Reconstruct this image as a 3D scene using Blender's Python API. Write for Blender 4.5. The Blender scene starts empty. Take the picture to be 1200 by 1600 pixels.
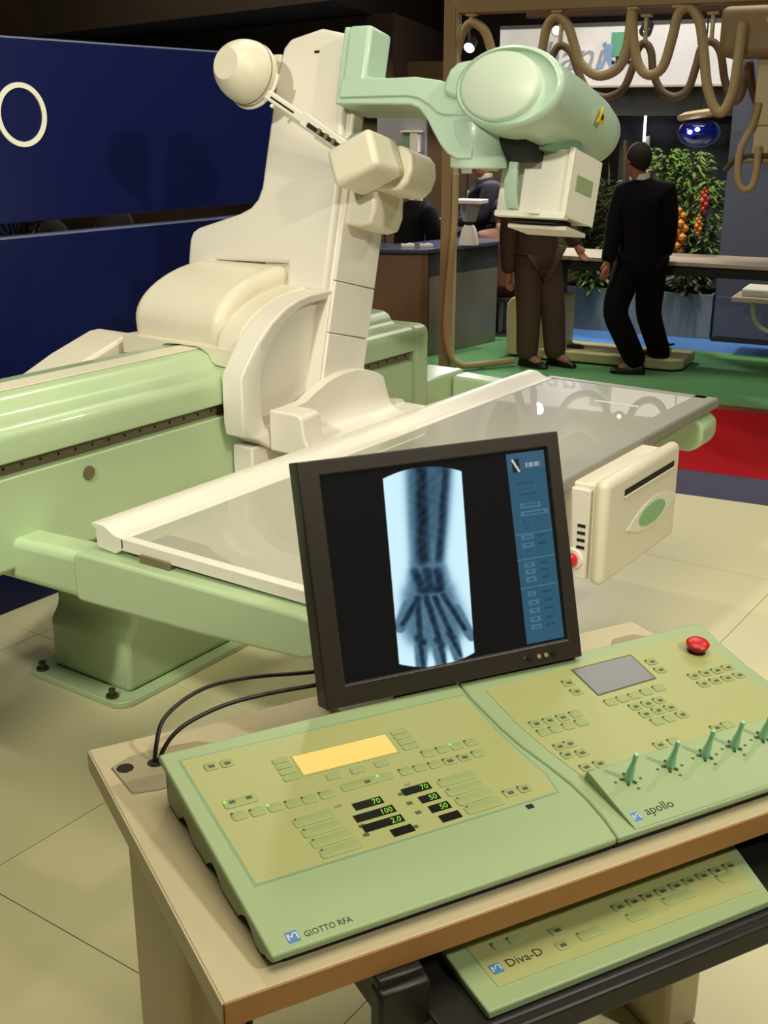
import bpy, bmesh, math, random
from mathutils import Matrix, Vector
random.seed(7)
D = bpy.data
SC = bpy.context.scene
COL = SC.collection
R = math.radians

# ------------------------------------------------------------------ camera
YAW, PITCH, ROLL = R(34.94), 0.3271, 0.001675
fw = Vector((math.cos(YAW), math.sin(YAW), 0)); rt = Vector((math.sin(YAW), -math.cos(YAW), 0)); up = Vector((0, 0, 1))
zc = fw * math.cos(PITCH) - up * math.sin(PITCH); yc = -(fw * math.sin(PITCH) + up * math.cos(PITCH))
cr, sr = math.cos(ROLL), math.sin(ROLL)
CX = rt * cr - yc * sr; CY = rt * sr + yc * cr
cam_d = D.cameras.new('camera'); cam = D.objects.new('camera', cam_d); COL.objects.link(cam)
cam_d.sensor_width = 36; cam_d.lens = 1796 / 1600 * 36; cam_d.clip_end = 200; cam_d.clip_start = 0.05
m = Matrix((CX, -CY, -zc)).transposed().to_4x4(); m.translation = (0, 0, 1.72)
cam.matrix_world = m
SC.camera = cam

# ------------------------------------------------------------------ world, lamps, exposure
w = D.worlds.new('world'); SC.world = w; w.use_nodes = True
bg = w.node_tree.nodes['Background']; bg.inputs[0].default_value = (0.9, 0.85, 0.75, 1); bg.inputs[1].default_value = 0.05
SC.view_settings.view_transform = 'Standard'; SC.view_settings.look = 'None'
SC.view_settings.exposure = 0.38; SC.view_settings.gamma = 1.0; SC.view_settings.use_curve_mapping = False

def aim(o, target):
    o.rotation_euler = (Vector(target) - o.location).to_track_quat('-Z', 'Y').to_euler()

def spot(name, loc, target, power, angle, blend=0.35, size=0.12, color=(1, .86, .62)):
    d = D.lights.new(name, 'SPOT'); d.energy = power; d.spot_size = R(angle); d.spot_blend = blend
    d.shadow_soft_size = size; d.color = color
    o = D.objects.new(name, d); COL.objects.link(o); o.location = loc; aim(o, target); return o

def area(name, loc, target, power, sx, sy, color=(1, .88, .68)):
    d = D.lights.new(name, 'AREA'); d.energy = power; d.shape = 'RECTANGLE'; d.size = sx; d.size_y = sy; d.color = color
    o = D.objects.new(name, d); COL.objects.link(o); o.location = loc; aim(o, target); return o

WARM = (1, .93, .70); NEUT = (1, .96, .83)
spot('stand_spotlight', (1.55, -2.7, 3.95), (2.9, 2.3, 1.0), 300, 62, color=NEUT)
spot('stand_spotlight', (-1.7, 1.5, 3.7), (2.9, 2.35, 1.40), 430, 44, .6, color=NEUT)
spot('stand_spotlight', (5.6, -0.6, 4.4), (3.2, 1.6, .4), 105, 80, color=NEUT)
spot('stand_spotlight', (2.2, -.8, 4.2), (1.0, .9, .7), 30, 70, color=WARM)
spot('stand_spotlight', (4.6, 3.4, 4.6), (2.6, 1.6, .2), 85, 85, color=WARM)
area('hall_fill', (1.2, .8, 5.2), (1.6, 1.5, 0), 128, 3, 3, WARM)  # added overhead fill for ambient light, no fixture modelled
area('hall_fill', (8.6, 3.2, 5.2), (8.6, 3.2, 0), 110, 3, 3, NEUT)  # added fill over the far stand
area('hall_fill', (5.5, 8.5, 5.2), (11, 10.5, 2.2), 280, 2, 2, WARM)  # added fill aimed at the soffit to lift it from black
spot('far_fill_spot', (8.9, 3.4, 5.1), (10.3, 4.1, .9), 330, 50, color=NEUT)  # added unseen spot that brightens the plants and slate wall
spot('far_fill_spot', (8.2, 5.0, 5.1), (9.2, 5.4, .6), 90, 60, color=WARM)  # added unseen spot brightening the counter side

# ------------------------------------------------------------------ materials
def lin(c):
    return tuple(((x / 255) / 12.92 if x / 255 <= .04045 else ((x / 255 + .055) / 1.055) ** 2.4) for x in c)

def mat(name, rgb, rough=.45, metal=0., var=.05, scale=9., bump=0., bscale=200., spec=.5, emit=None, estr=0., coat=0., crough=.03, alpha=1., trans=0.):
    mt = D.materials.new(name); mt.use_nodes = True; nt = mt.node_tree; n = nt.nodes; l = nt.links
    b = n['Principled BSDF']; c = lin(rgb)
    b.inputs['Roughness'].default_value = rough; b.inputs['Metallic'].default_value = metal
    b.inputs['Specular IOR Level'].default_value = spec
    b.inputs['Coat Weight'].default_value = coat
    b.inputs['Coat Roughness'].default_value = crough
    b.inputs['Alpha'].default_value = alpha
    b.inputs['Transmission Weight'].default_value = trans
    tc = n.new('ShaderNodeTexCoord'); nz = n.new('ShaderNodeTexNoise')
    nz.inputs['Scale'].default_value = scale; nz.inputs['Detail'].default_value = 3
    l.new(tc.outputs['Object'], nz.inputs['Vector'])
    mx = n.new('ShaderNodeMix'); mx.data_type = 'RGBA'
    mx.inputs[6].default_value = (*[max(0, x * (1 - var)) for x in c], 1); mx.inputs[7].default_value = (*[min(1, x * (1 + var)) for x in c], 1)
    l.new(nz.outputs['Fac'], mx.inputs[0]); l.new(mx.outputs[2], b.inputs['Base Color'])
    if bump:
        nb = n.new('ShaderNodeTexNoise'); nb.inputs['Scale'].default_value = bscale
        l.new(tc.outputs['Object'], nb.inputs['Vector'])
        bp = n.new('ShaderNodeBump'); bp.inputs['Strength'].default_value = bump; bp.inputs['Distance'].default_value = .01
        l.new(nb.outputs['Fac'], bp.inputs['Height']); l.new(bp.outputs['Normal'], b.inputs['Normal'])
    if emit:
        b.inputs['Emission Color'].default_value = (*lin(emit), 1); b.inputs['Emission Strength'].default_value = estr
    return mt

M = dict(
    white=mat('white_plastic', (228, 222, 208), .38, var=.02),
    ivory=mat('ivory_plastic', (226, 219, 196), .4, var=.02),
    whiteb=mat('collimator_white', (232, 228, 212), .35, var=.02),
    mint=mat('mint_paint', (180, 202, 158), .32, var=.02, coat=.3),
    mintd=mat('mint_dark', (126, 162, 130), .4, var=.03),
    mintc=mat('mint_console', (158, 178, 132), .42, var=.02, bump=.02, bscale=900),
    minth=mat('mint_tube', (186, 211, 188), .33, var=.02, coat=.2),
    mintcap=mat('mint_cap', (200, 214, 194), .4, var=.02),
    membrane=mat('cream_membrane', (172, 175, 116), .42, var=.02),
    key=mat('key_green', (158, 170, 112), .5, var=.03),
    keymark=mat('key_print', (84, 92, 58), .6),
    navy=mat('print_navy', (30, 30, 70), .5),
    ledg=mat('led_green', (60, 200, 40), .4, emit=(110, 240, 60), estr=1.2),
    digit=mat('digit_green', (120, 190, 40), .5, emit=(130, 205, 40), estr=.38),
    windowb=mat('display_black', (26, 26, 16), .25),
    lcd=mat('lcd_amber', (226, 196, 110), .5, emit=(236, 205, 120), estr=.20, var=.06, scale=60),
    lcdg=mat('lcd_grey', (128, 130, 134), .35, var=.03),
    logo=mat('logo_blue', (70, 130, 200), .5),
    logod=mat('logo_print', (60, 50, 30), .6),
    red=mat('red_button', (205, 24, 30), .35),
    black=mat('black_plastic', (26, 24, 20), .45, var=.1),
    bezel=mat('monitor_black', (44, 36, 26), .45, var=.06),
    dark=mat('dark_gap', (12, 12, 10), .7),
    desk=mat('desk_laminate', (196, 183, 148), .38, var=.03, scale=30),
    edge=mat('desk_edge', (168, 120, 66), .5, var=.08, scale=40),
    leg=mat('desk_leg_metal', (176, 164, 132), .4, metal=.4),
    grey=mat('grey_plastic', (160, 148, 118), .5),
    cable=mat('black_cable', (22, 20, 14), .45),
    floor=mat('floor_tile', (220, 213, 172), .42, var=.03, scale=3),
    joint=mat('floor_joint', (150, 142, 118), .7),
    alu=mat('aluminium', (146, 144, 132), .5, metal=.15, var=.04),
    panel=mat('table_panel', (172, 170, 152), .5, var=.02, coat=1., crough=.004),
    brown=mat('brown_strip', (116, 104, 76), .5, var=.08),
    steel=mat('steel_bolt', (90, 84, 62), .35, metal=.7),
    blue=mat('blue_partition', (12, 21, 74), .42, var=.03, scale=2, spec=.3),
    bluedge=mat('partition_edge', (120, 130, 170), .4),
    ring=mat('ring_white', (232, 230, 206), .45, emit=(232, 230, 206), estr=.12),
    green=mat('green_carpet', (104, 156, 106), .95, var=.15, scale=120, bump=.3, bscale=300, spec=.1),
    bluec=mat('blue_carpet', (84, 124, 190), .95, var=.12, scale=120, bump=.3, bscale=300, spec=.1),
    redc=mat('red_carpet', (176, 22, 30), .95, var=.12, scale=120, bump=.3, bscale=300, spec=.1),
    greyc=mat('slate_carpet', (84, 82, 104), .95, var=.12, scale=120, bump=.2, bscale=300, spec=.1),
    trim=mat('carpet_trim', (150, 120, 84), .6),
    hall=mat('hall_dark', (44, 34, 26), .8, var=.15, scale=2),
    hall2=mat('hall_brown', (84, 64, 50), .7, var=.15, scale=2),
    soffit=mat('soffit_brown', (52, 42, 36), .45, var=.1, scale=2),
    slate=mat('slate_wall', (72, 76, 94), .6, var=.04, scale=2),
    slated=mat('slate_dark', (64, 64, 66), .6, var=.05),
    planter=mat('planter_grey', (110, 120, 128), .6, var=.05),
    soil=mat('soil', (40, 30, 20), .95, var=.3, scale=60),
    post=mat('post_beige', (150, 128, 90), .5, var=.05),
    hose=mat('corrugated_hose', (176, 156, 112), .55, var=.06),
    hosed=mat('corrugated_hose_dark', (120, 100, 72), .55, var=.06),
    sign=mat('sign_white', (206, 202, 206), .5, emit=(236, 232, 236), estr=.10),
    signtxt=mat('sign_letters', (150, 150, 158), .5),
    signblue=mat('sign_blue', (130, 160, 210), .5),
    signgreen=mat('sign_green', (96, 160, 130), .5),
    glassb=mat('blue_glass', (20, 34, 150), .06, spec=.8, coat=1.),
    disc=mat('lamp_disc', (190, 168, 136), .4),
    lampw=mat('lamp_lens', (255, 250, 240), .3, emit=(255, 246, 255), estr=14),
    tubel=mat('light_tube', (250, 246, 250), .3, emit=(250, 244, 255), estr=2.5),
    counter=mat('counter_brown', (112, 86, 58), .45, var=.08, scale=4),
    counterg=mat('counter_glass', (120, 116, 106), .25, var=.06, scale=3),
    countert=mat('counter_top', (62, 66, 88), .25, var=.04),
    skin=mat('skin', (158, 104, 80), .55, var=.06),
    hair=mat('hair_dark', (24, 17, 13), .85, var=.2, scale=80),
    suit=mat('black_suit', (9, 8, 9), .9, var=.2, scale=30, spec=.15),
    suitb=mat('brown_suit', (64, 46, 32), .85, var=.15, scale=30),
    trousb=mat('brown_trousers', (70, 54, 38), .85, var=.15, scale=30),
    navyc=mat('navy_jacket', (24, 24, 40), .85, var=.2, scale=30),
    rust=mat('rust_jacket', (110, 70, 50), .85, var=.2, scale=30),
    shirt=mat('white_shirt', (220, 214, 204), .7),
    shoe=mat('black_shoe', (14, 12, 10), .35),
    leaf=mat('leaf_green', (92, 122, 40), .5, var=.45, scale=14),
    leafd=mat('leaf_dark', (48, 66, 28), .5, var=.4, scale=14),
    stem=mat('stem_brown', (80, 66, 34), .6, var=.2, scale=30),
    orange=mat('orange_bloom', (216, 140, 60), .6, var=.25, scale=40),
    redb=mat('red_bloom', (190, 70, 54), .6, var=.25, scale=40),
    yellow=mat('yellow_bloom', (226, 206, 130), .6, var=.2, scale=40),
    warn=mat('warning_yellow', (214, 176, 24), .5),
    sticker=mat('blue_sticker', (100, 180, 210), .5),
    beige=mat('beige_machine', (206, 196, 150), .45, var=.04),
    tabletop2=mat('far_tabletop', (176, 164, 146), .35, var=.04),
    greylbl=mat('grey_label', (150, 166, 120), .5, var=.1, scale=80),
    ovalg=mat('oval_green', (140, 184, 128), .5, var=.2, scale=90),
    cornerw=mat('oval_surround', (232, 230, 212), .4),
    lever=mat('lever_mint', (165, 225, 190), .35),
    clear=mat('smoked_acrylic', (150, 150, 156), .2, var=.03),
)

# ------------------------------------------------------------------ frames
IDM = Matrix.Identity(4)
ALPHA = R(13.5)
exv = Vector((math.cos(ALPHA), 0, -math.sin(ALPHA))); ezv = Vector((math.sin(ALPHA), 0, math.cos(ALPHA)))
def frame(ox, xv, yv, zv):
    mm = Matrix((xv, yv, zv)).transposed().to_4x4(); mm.translation = ox; return mm
COLF = frame(Vector((2.93, 2.3, .925)), exv, Vector((0, 1, 0)), ezv)          # tilted tube column
DESK = Matrix.Rotation(R(-27.55), 4, 'Z')                                      # desk axes u, v
GF = Matrix.Translation((7.476, 4.821, -.15)) @ Matrix.Rotation(R(8.5 - 90), 4, 'Z')  # far stand: a right, b away
KSL = math.atan(.14)
CON = DESK @ Matrix.Translation((0, 1.065, .775)) @ Matrix.Rotation(KSL, 4, 'X')  # sloped console face: (u, s, lift)
def cs(v): return (v - 1.065) / math.cos(KSL)

# ------------------------------------------------------------------ mesh building
class MB:
    def __init__(s, f=IDM): s.v = []; s.f = []; s.M = f
    def add(s, vs, fs):
        k = len(s.v); s.v += [s.M @ Vector(p) for p in vs]; s.f += [[i + k for i in f] for f in fs]; return s
    def box(s, x0, x1, y0, y1, z0, z1):
        return s.add([(x0, y0, z0), (x1, y0, z0), (x1, y1, z0), (x0, y1, z0), (x0, y0, z1), (x1, y0, z1), (x1, y1, z1), (x0, y1, z1)],
                     [(0, 3, 2, 1), (4, 5, 6, 7), (0, 1, 5, 4), (1, 2, 6, 5), (2, 3, 7, 6), (3, 0, 4, 7)])
    def prism(s, poly, t0, t1, ax='y'):
        f = {'x': lambda p, q, t: (t, p, q), 'y': lambda p, q, t: (p, t, q), 'z': lambda p, q, t: (p, q, t)}[ax]
        n = len(poly)
        return s.add([f(p, q, t0) for p, q in poly] + [f(p, q, t1) for p, q in poly],
                     [list(range(n))[::-1], list(range(n, 2 * n))] + [(i, (i + 1) % n, n + (i + 1) % n, n + i) for i in range(n)])
    def loft(s, rings, caps=True, closed=True):
        n = len(rings[0]); vs = [p for r in rings for p in r]; fs = []
        for j in range(len(rings) - 1):
            for i in range(n if closed else n - 1):
                fs.append((j * n + i, j * n + (i + 1) % n, (j + 1) * n + (i + 1) % n, (j + 1) * n + i))
        if caps: fs += [list(range(n))[::-1], list(range((len(rings) - 1) * n, len(rings) * n))]
        return s.add(vs, fs)
    def lathe(s, prof, n=24, c=(0, 0, 0), ax='z', sx=1., sy=1.):
        rings = []
        for r, t in prof:
            ring = []
            for i in range(n):
                a = 2 * math.pi * i / n; p, q = r * math.cos(a) * sx, r * math.sin(a) * sy
                d = {'z': (p, q, t), 'x': (t, p, q), 'y': (q, t, p)}[ax]
                ring.append((c[0] + d[0], c[1] + d[1], c[2] + d[2]))
            rings.append(ring)
        return s.loft(rings)
    def tube(s, pts, r, n=8, wob=0., caps=True):
        pts = [Vector(p) for p in pts]; rings = []; prev = None
        for i, p in enumerate(pts):
            t = (pts[min(i + 1, len(pts) - 1)] - pts[max(i - 1, 0)]).normalized()
            if prev is None:
                a = Vector((0, 0, 1)) if abs(t.z) < .9 else Vector((1, 0, 0)); nrm = (a - t * a.dot(t)).normalized()
            else:
                nrm = prev - t * prev.dot(t)
                nrm = nrm.normalized() if nrm.length > 1e-6 else t.orthogonal().normalized()
            prev = nrm; b = t.cross(nrm); rr = (r[i] if isinstance(r, (list, tuple)) else r) * (1 + (wob if i % 2 else -wob))
            rings.append([p + (nrm * math.cos(2 * math.pi * k / n) + b * math.sin(2 * math.pi * k / n)) * rr for k in range(n)])
        return s.loft([[tuple(q) for q in g] for g in rings], caps)

def spline(pts, n):
    P = [Vector(p) for p in pts]; out = []
    for i in range(len(P) - 1):
        p0, p1, p2, p3 = P[max(i - 1, 0)], P[i], P[i + 1], P[min(i + 2, len(P) - 1)]
        for k in range(n):
            t = k / n
            out.append(.5 * ((2 * p1) + (p2 - p0) * t + (2 * p0 - 5 * p1 + 4 * p2 - p3) * t * t + (3 * p1 - p0 - 3 * p2 + p3) * t ** 3))
    out.append(P[-1]); return [tuple(p) for p in out]

def resample(pts, step):
    out = [Vector(pts[0])]; acc = 0
    for a, b in zip(pts[:-1], pts[1:]):
        a, b = Vector(a), Vector(b); L = (b - a).length
        while acc + L >= step and L > 0:
            a = a + (b - a) * ((step - acc) / L); L = (b - a).length; acc = 0; out.append(a.copy())
        acc += L
    return [tuple(p) for p in out]

def arc(cx, cy, rx, ry, a0, a1, n):
    return [(cx + rx * math.cos(R(a0 + (a1 - a0) * i / n)), cy + ry * math.sin(R(a0 + (a1 - a0) * i / n))) for i in range(n + 1)]

WM = {}
def W_of(o): return WM.get(o.name, IDM) if o else IDM

def finish(me, smooth=40):
    bm = bmesh.new(); bm.from_mesh(me); bmesh.ops.recalc_face_normals(bm, faces=bm.faces); bm.to_mesh(me); bm.free()
    if smooth:
        me.polygons.foreach_set('use_smooth', [True] * len(me.polygons)); me.set_sharp_from_angle(angle=R(smooth))

def tag(o, label=None, cat=None, group=None, kind=None):
    if label: o['label'] = label
    if cat: o['category'] = cat
    if group: o['group'] = group
    if kind: o['kind'] = kind
    return o

def thing(name, label, cat, M4, group=None):
    o = D.objects.new(name, None); COL.objects.link(o); o.empty_display_size = .1
    o.matrix_world = M4; WM[o.name] = M4.copy(); return tag(o, label, cat, group)

def obj(name, mb, mt, parent=None, bevel=0., seg=2, smooth=40, label=None, kind=None, origin=None):
    inv = W_of(parent).inverted() if parent else (Matrix.Translation(origin).inverted() if origin else IDM)
    me = D.meshes.new(name); me.from_pydata([tuple(inv @ p) for p in mb.v], [], mb.f); me.validate(); finish(me, smooth)
    me.materials.append(M[mt] if isinstance(mt, str) else mt)
    o = D.objects.new(name, me); COL.objects.link(o)
    if parent: o.parent = parent; WM[o.name] = W_of(parent)
    elif origin: o.location = origin; WM[o.name] = Matrix.Translation(origin)
    else: WM[o.name] = IDM
    if bevel:
        b = o.modifiers.new('bevel', 'BEVEL'); b.width = bevel; b.segments = seg; b.limit_method = 'ANGLE'; b.angle_limit = R(35); b.use_clamp_overlap = True
    if label: o['label'] = label
    if kind: o['kind'] = kind
    return o

def piece(name, me, mt, parent, M4):
    o = D.objects.new(name, me); COL.objects.link(o)
    if not me.materials: me.materials.append(M[mt])
    o.parent = parent; o.matrix_local = W_of(parent).inverted() @ M4; WM[o.name] = M4.copy(); return o

def mesh_of(name, mb, smooth=40):
    me = D.meshes.new(name); me.from_pydata([tuple(p) for p in mb.v], [], mb.f); finish(me, smooth); return me

def text(name, body, mt, parent, M4, size, extrude=.0004, sx=1., align='LEFT', shear=0., bold=0.):
    c = D.curves.new(name, 'FONT'); c.body = body; c.size = size; c.extrude = extrude; c.align_x = align; c.shear = shear; c.offset = bold
    c.resolution_u = 2
    t = D.objects.new('tmp_text', c); COL.objects.link(t)
    dg = bpy.context.evaluated_depsgraph_get(); me = D.meshes.new_from_object(t.evaluated_get(dg))
    D.objects.remove(t); D.curves.remove(c)
    inv = W_of(parent).inverted() @ M4 @ Matrix.Diagonal((sx, 1, 1, 1)); me.transform(inv); me.name = name
    me.materials.clear(); me.materials.append(M[mt])
    o = D.objects.new(name, me); COL.objects.link(o); o.parent = parent; WM[o.name] = W_of(parent); return o

T = Matrix.Translation
def rrect(w, h, r, n=4):
    p = []
    for cx, cy, a in ((w / 2 - r, h / 2 - r, 0), (-w / 2 + r, h / 2 - r, 90), (-w / 2 + r, -h / 2 + r, 180), (w / 2 - r, -h / 2 + r, 270)):
        p += arc(cx, cy, r, r, a, a + 90, n)
    return p

# ================================================================== setting
EN = Vector((math.cos(R(8.5)), math.sin(R(8.5)), 0)); EO = Vector((5.22, 1.87, 0))
fl = MB(); fl.add([(GF @ Vector((a, b, z)))[:] for z in (-.03, .141) for a, b in ((-7.5, -2.69), (9, -2.69), (9, -12.5), (-7.5, -12.5))],
                  [(0, 1, 2, 3), (4, 7, 6, 5), (0, 4, 5, 1), (1, 5, 6, 2), (2, 6, 7, 3), (3, 7, 4, 0)])
floor = obj('floor', fl, 'joint', kind='structure', smooth=0)
def clip(poly):
    out = []
    for i in range(len(poly)):
        a, b = Vector((*poly[i], 0)), Vector((*poly[(i + 1) % len(poly)], 0)); da, db = (a - EO).dot(EN), (b - EO).dot(EN)
        if da <= 0: out.append((a.x, a.y))
        if (da < 0) != (db < 0): c = a + (b - a) * (da / (da - db)); out.append((c.x, c.y))
    return out
g = .0014
for i in range(-1, 6):
    for j in range(-3, 4):
        x0, y0 = .345 + i - .0, 1.13 + j - 1
        pl = clip([(x0 + g, y0 + g), (x0 + 1 - g, y0 + g), (x0 + 1 - g, y0 + 1 - g), (x0 + g, y0 + 1 - g)])
        if len(pl) >= 3: obj('tile', MB().prism(pl, -.009, 0, 'z'), 'floor', floor, smooth=0)
def gquad(a0, a1, b0, b1, z0, z1): return MB(GF).box(a0, a1, b0, b1, z0, z1)
obj('floor_aisle', gquad(-8, 10, -1.62, -.03, -.09, -.03), 'redc', kind='structure', smooth=0)
obj('floor_border', gquad(-8, 10, -2.68, -1.625, -.09, -.03), 'greyc', kind='structure', smooth=0)
obj('floor_green', gquad(-8, 10, 0, 1.95, -.09, 0), 'green', kind='structure', smooth=0)
obj('floor_blue', gquad(-8, 10, 1.955, 9, -.09, 0), 'bluec', kind='structure', smooth=0)
obj('trim_1', gquad(-8, 10, -.028, -.002, -.085, .003), 'trim', kind='structure', smooth=0)

# partition wall behind the machine: two blue boards with a slot between
wl = thing('wall_left', None, None, T((2.9, 3.376, 0))); wl['kind'] = 'structure'
obj('upper_board', MB().box(1.3, 4.5, 3.376, 3.44, 1.388, 1.982), 'blue', wl, .004)
obj('lower_board', MB().box(1.3, 4.5, 3.376, 3.44, .0, 1.336), 'blue', wl, .004)
obj('board_trim', MB().box(1.3, 4.5, 3.374, 3.444, 1.982, 1.988), 'bluedge', wl)
obj('slot_trim', MB().box(1.3, 4.5, 3.374, 3.444, 1.336, 1.341), 'bluedge', wl)
for x in (1.32, 3.95, 4.45): obj('slot_post', MB().box(x, x + .045, 3.39, 3.43, 1.34, 1.389), 'white', wl)
rg = MB(); n = 56; ro, ri = .104, .087
rg.loft([[(2.678 + r * math.cos(2 * math.pi * i / n), y, 1.741 + r * math.sin(2 * math.pi * i / n)) for i in range(n)] for r, y in ((ro, 3.376), (ro, 3.371), (ri, 3.371), (ri, 3.376))], caps=False)
obj('ring_emblem', rg, 'ring', wl)

# hall shell
obj('wall_back', MB(GF).box(-22, 14, 9.0, 9.2, -.1, 5.5), 'hall2', kind='structure', smooth=0)
obj('wall_right', MB(GF).box(9, 9.2, -13, 9, -.1, 5.5), 'hall', kind='structure', smooth=0)
obj('wall_far_left', MB(GF).box(-22.2, -22, -13, 9, -.1, 5.5), 'hall', kind='structure', smooth=0)
obj('wall_front', MB(GF).box(-22, 9, -13.2, -13, -.1, 5.5), 'hall', kind='structure', smooth=0)
obj('floor_hall', MB(GF).box(-22, 14, -13, 9.2, -.2, -.1), 'hall2', kind='structure', smooth=0)
obj('ceiling', MB(GF).box(-22.2, 14.2, -13.2, 9.2, 5.5, 5.7), 'hall', kind='structure', smooth=0)
obj('trim_2', MB().prism([(10.95, 13.43), (9.33, 7.11), (14.3, 9.05), (15.5, 13)], 2.8, 4.2, 'z'), 'soffit', kind='structure', smooth=0)
obj('trim_3', MB().prism([(13.3, 17.8), (10.6, 7.3), (14.0, 8.7), (14.9, 17.5)], 1.9, 2.79, 'z'), 'hall2', kind='structure', smooth=0)
obj('trim_4', MB().prism([(9.2, 11.9), (9.5, 12.5), (9.2, 12.8), (8.9, 12.2)], -.2, 2.8, 'z'), 'blue', kind='structure', smooth=0)

# ================================================================== x-ray table
xt = thing('x_ray_table', 'large mint and white x-ray table with tilted column and tube head beside blue partition', 'x-ray machine', T((2.7, 2.5, 0)))
# rail body
prof = [(2.42, .595), (2.405, .61), (2.405, .852), (2.43, .858), (2.43, .889), (2.392, .895), (2.392, .952), (2.396, .968), (2.408, .98), (2.43, .986), (2.485, .990),
        (2.50, 1.0), (2.515, 1.022), (2.54, 1.034), (2.60, 1.038), (2.70, 1.036), (2.735, 1.02), (2.75, .992), (2.83, .985), (2.85, .96), (2.85, .62), (2.82, .595)]
obj('rail_body', MB().prism(prof, 1.60, 3.632, 'x'), 'mint', xt, .004, 2, 50)
endp = [(2.42, .62), (2.392, .66), (2.392, .952), (2.396, .968), (2.408, .98), (2.43, .986), (2.83, .985), (2.85, .96), (2.85, .64), (2.82, .62)]
obj('rail_end', MB().prism(endp, 3.633, 3.728, 'x'), 'mint', xt, .018, 3, 50)
obj('rail_end', MB().prism(endp, 1.52, 1.599, 'x'), 'mint', xt, .012, 3, 50)
gs = obj('groove_strip', MB().box(1.60, 3.632, 2.4225, 2.432, .8585, .8885), 'brown', xt)
sc = MB()
for i in range(34): sc.lathe([(.004, -.0015), (.004, .001)], 8, (1.64 + i * .0595, 2.422, .874), 'y')
s_ = obj('screw', sc, 'dark', gs, kind='stuff')
obj('hole_plug', MB().lathe([(.0, -.004), (.02, -.004), (.02, .006), (.0, .006)], 20, (2.02, 2.405, .804), 'y'), 'brown', xt)
obj('hump_strip', MB().box(1.60, 3.50, 2.56, 2.64, 1.036, 1.0405), 'ivory', xt, .001)  # thin ivory strip along the top of the rail hump
obj('end_hump', MB().prism(arc(2.62, .99, .12, .05, 0, 180, 12), 3.40, 3.60, 'x'), 'mint', xt, .012, 2)
# arms carrying the tabletop
def arm_poly(y1):
    return [(y1, .565), (2.12, .575), (1.75, .597), (1.43, .620), (1.40, .632), (1.385, .66), (1.385, .72), (1.40, .742), (1.45, .742), (2.12, .708), (y1, .687)]
obj('left_arm', MB().prism([(2.95, .552), (2.13, .578), (2.13, .702), (2.95, .662)], 1.752, 1.86, 'x'), 'mint', xt, .022, 3)
obj('left_arm_end', MB().prism([(2.165, .59), (2.15, .578), (1.75, .595), (1.43, .618), (1.40, .632), (1.385, .655), (1.385, .70), (1.40, .718), (1.45, .722), (2.14, .711), (2.165, .70)], 1.744, 1.87, 'x'), 'mint', xt, .012, 3)
obj('right_arm', MB().prism([(2.42, .64), (1.42, .60), (1.385, .61), (1.37, .64), (1.37, .69), (1.40, .712), (2.42, .742)], 3.94, 4.05, 'x'), 'mint', xt, .015, 3)
obj('right_arm_end', MB().prism([(1.60, .59), (1.40, .588), (1.365, .605), (1.35, .64), (1.35, .69), (1.38, .714), (1.60, .716)], 3.92, 4.075, 'x'), 'mint', xt, .015, 3)
obj('arm_joint', MB().box(3.70, 4.05, 2.42, 2.60, .63, .752), 'mint', xt, .015, 3)
# pedestal
pp = [(2.50, .02), (2.50, .26), (2.53, .30), (2.53, .44), (2.50, .47), (2.50, .56), (2.86, .56), (2.86, .47), (2.83, .44), (2.83, .30), (2.865, .26), (2.865, .02)]
obj('pedestal', MB().prism([(2.19, .02), (2.19, .19), (2.225, .235), (2.225, .43), (2.15, .50), (2.15, .595), (3.4, .595), (3.4, .02)], 2.50, 2.86, 'y'), 'mintd' if 0 else 'mint', xt, .02, 3)
bp = obj('base_plate', MB().prism([(2.12, 2.50), (2.135, 2.475), (2.16, 2.46), (3.5, 2.46), (3.5, 2.92), (2.16, 2.92), (2.135, 2.905), (2.12, 2.88)], 0.0, .022, 'z'), 'mint', xt, .004)
for x, y in ((2.145, 2.53), (2.145, 2.86)):
    obj('bolt', MB().lathe([(.0, .022), (.02, .022), (.02, .030), (.011, .030), (.011, .05), (0, .05)], 10, (x, y, 0)), 'steel', bp)
# tabletop
tt = obj('tabletop', MB().box(1.80, 4.085, 1.445, 2.02, .742, .7585), 'panel', xt, .002)
ridge = [(2.02, .735), (2.02, .761), (2.045, .763), (2.06, .768), (2.075, .777), (2.09, .783), (2.125, .783), (2.132, .779), (2.132, .772), (2.118, .768), (2.115, .720), (2.05, .715)]
obj('rear_ridge', MB().prism(ridge, 1.785, 4.055, 'x'), 'white', tt, .0025)
obj('left_border', MB().box(1.785, 1.812, 1.40, 2.03, .728, .7605), 'white', tt, .003)
obj('right_border', MB().box(4.06, 4.10, 1.40, 2.05, .728, .7605), 'alu', tt, .003)
obj('front_rail', MB().prism([(1.36, .726), (1.36, .754), (1.366, .7605), (1.45, .7605), (1.45, .726)], 1.785, 4.10, 'x'), 'alu', tt, .003)
obj('corner_clip', MB().box(1.778, 1.80, 1.86, 1.96, .712, .735), 'brown', tt, .002)
obj('underframe', MB().box(1.87, 3.92, 1.45, 2.10, .69, .735), 'alu', xt)
obj('guide_mark', MB().box(3.80, 3.815, 1.55, 1.72, .7585, .7592), 'white', tt)
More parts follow.
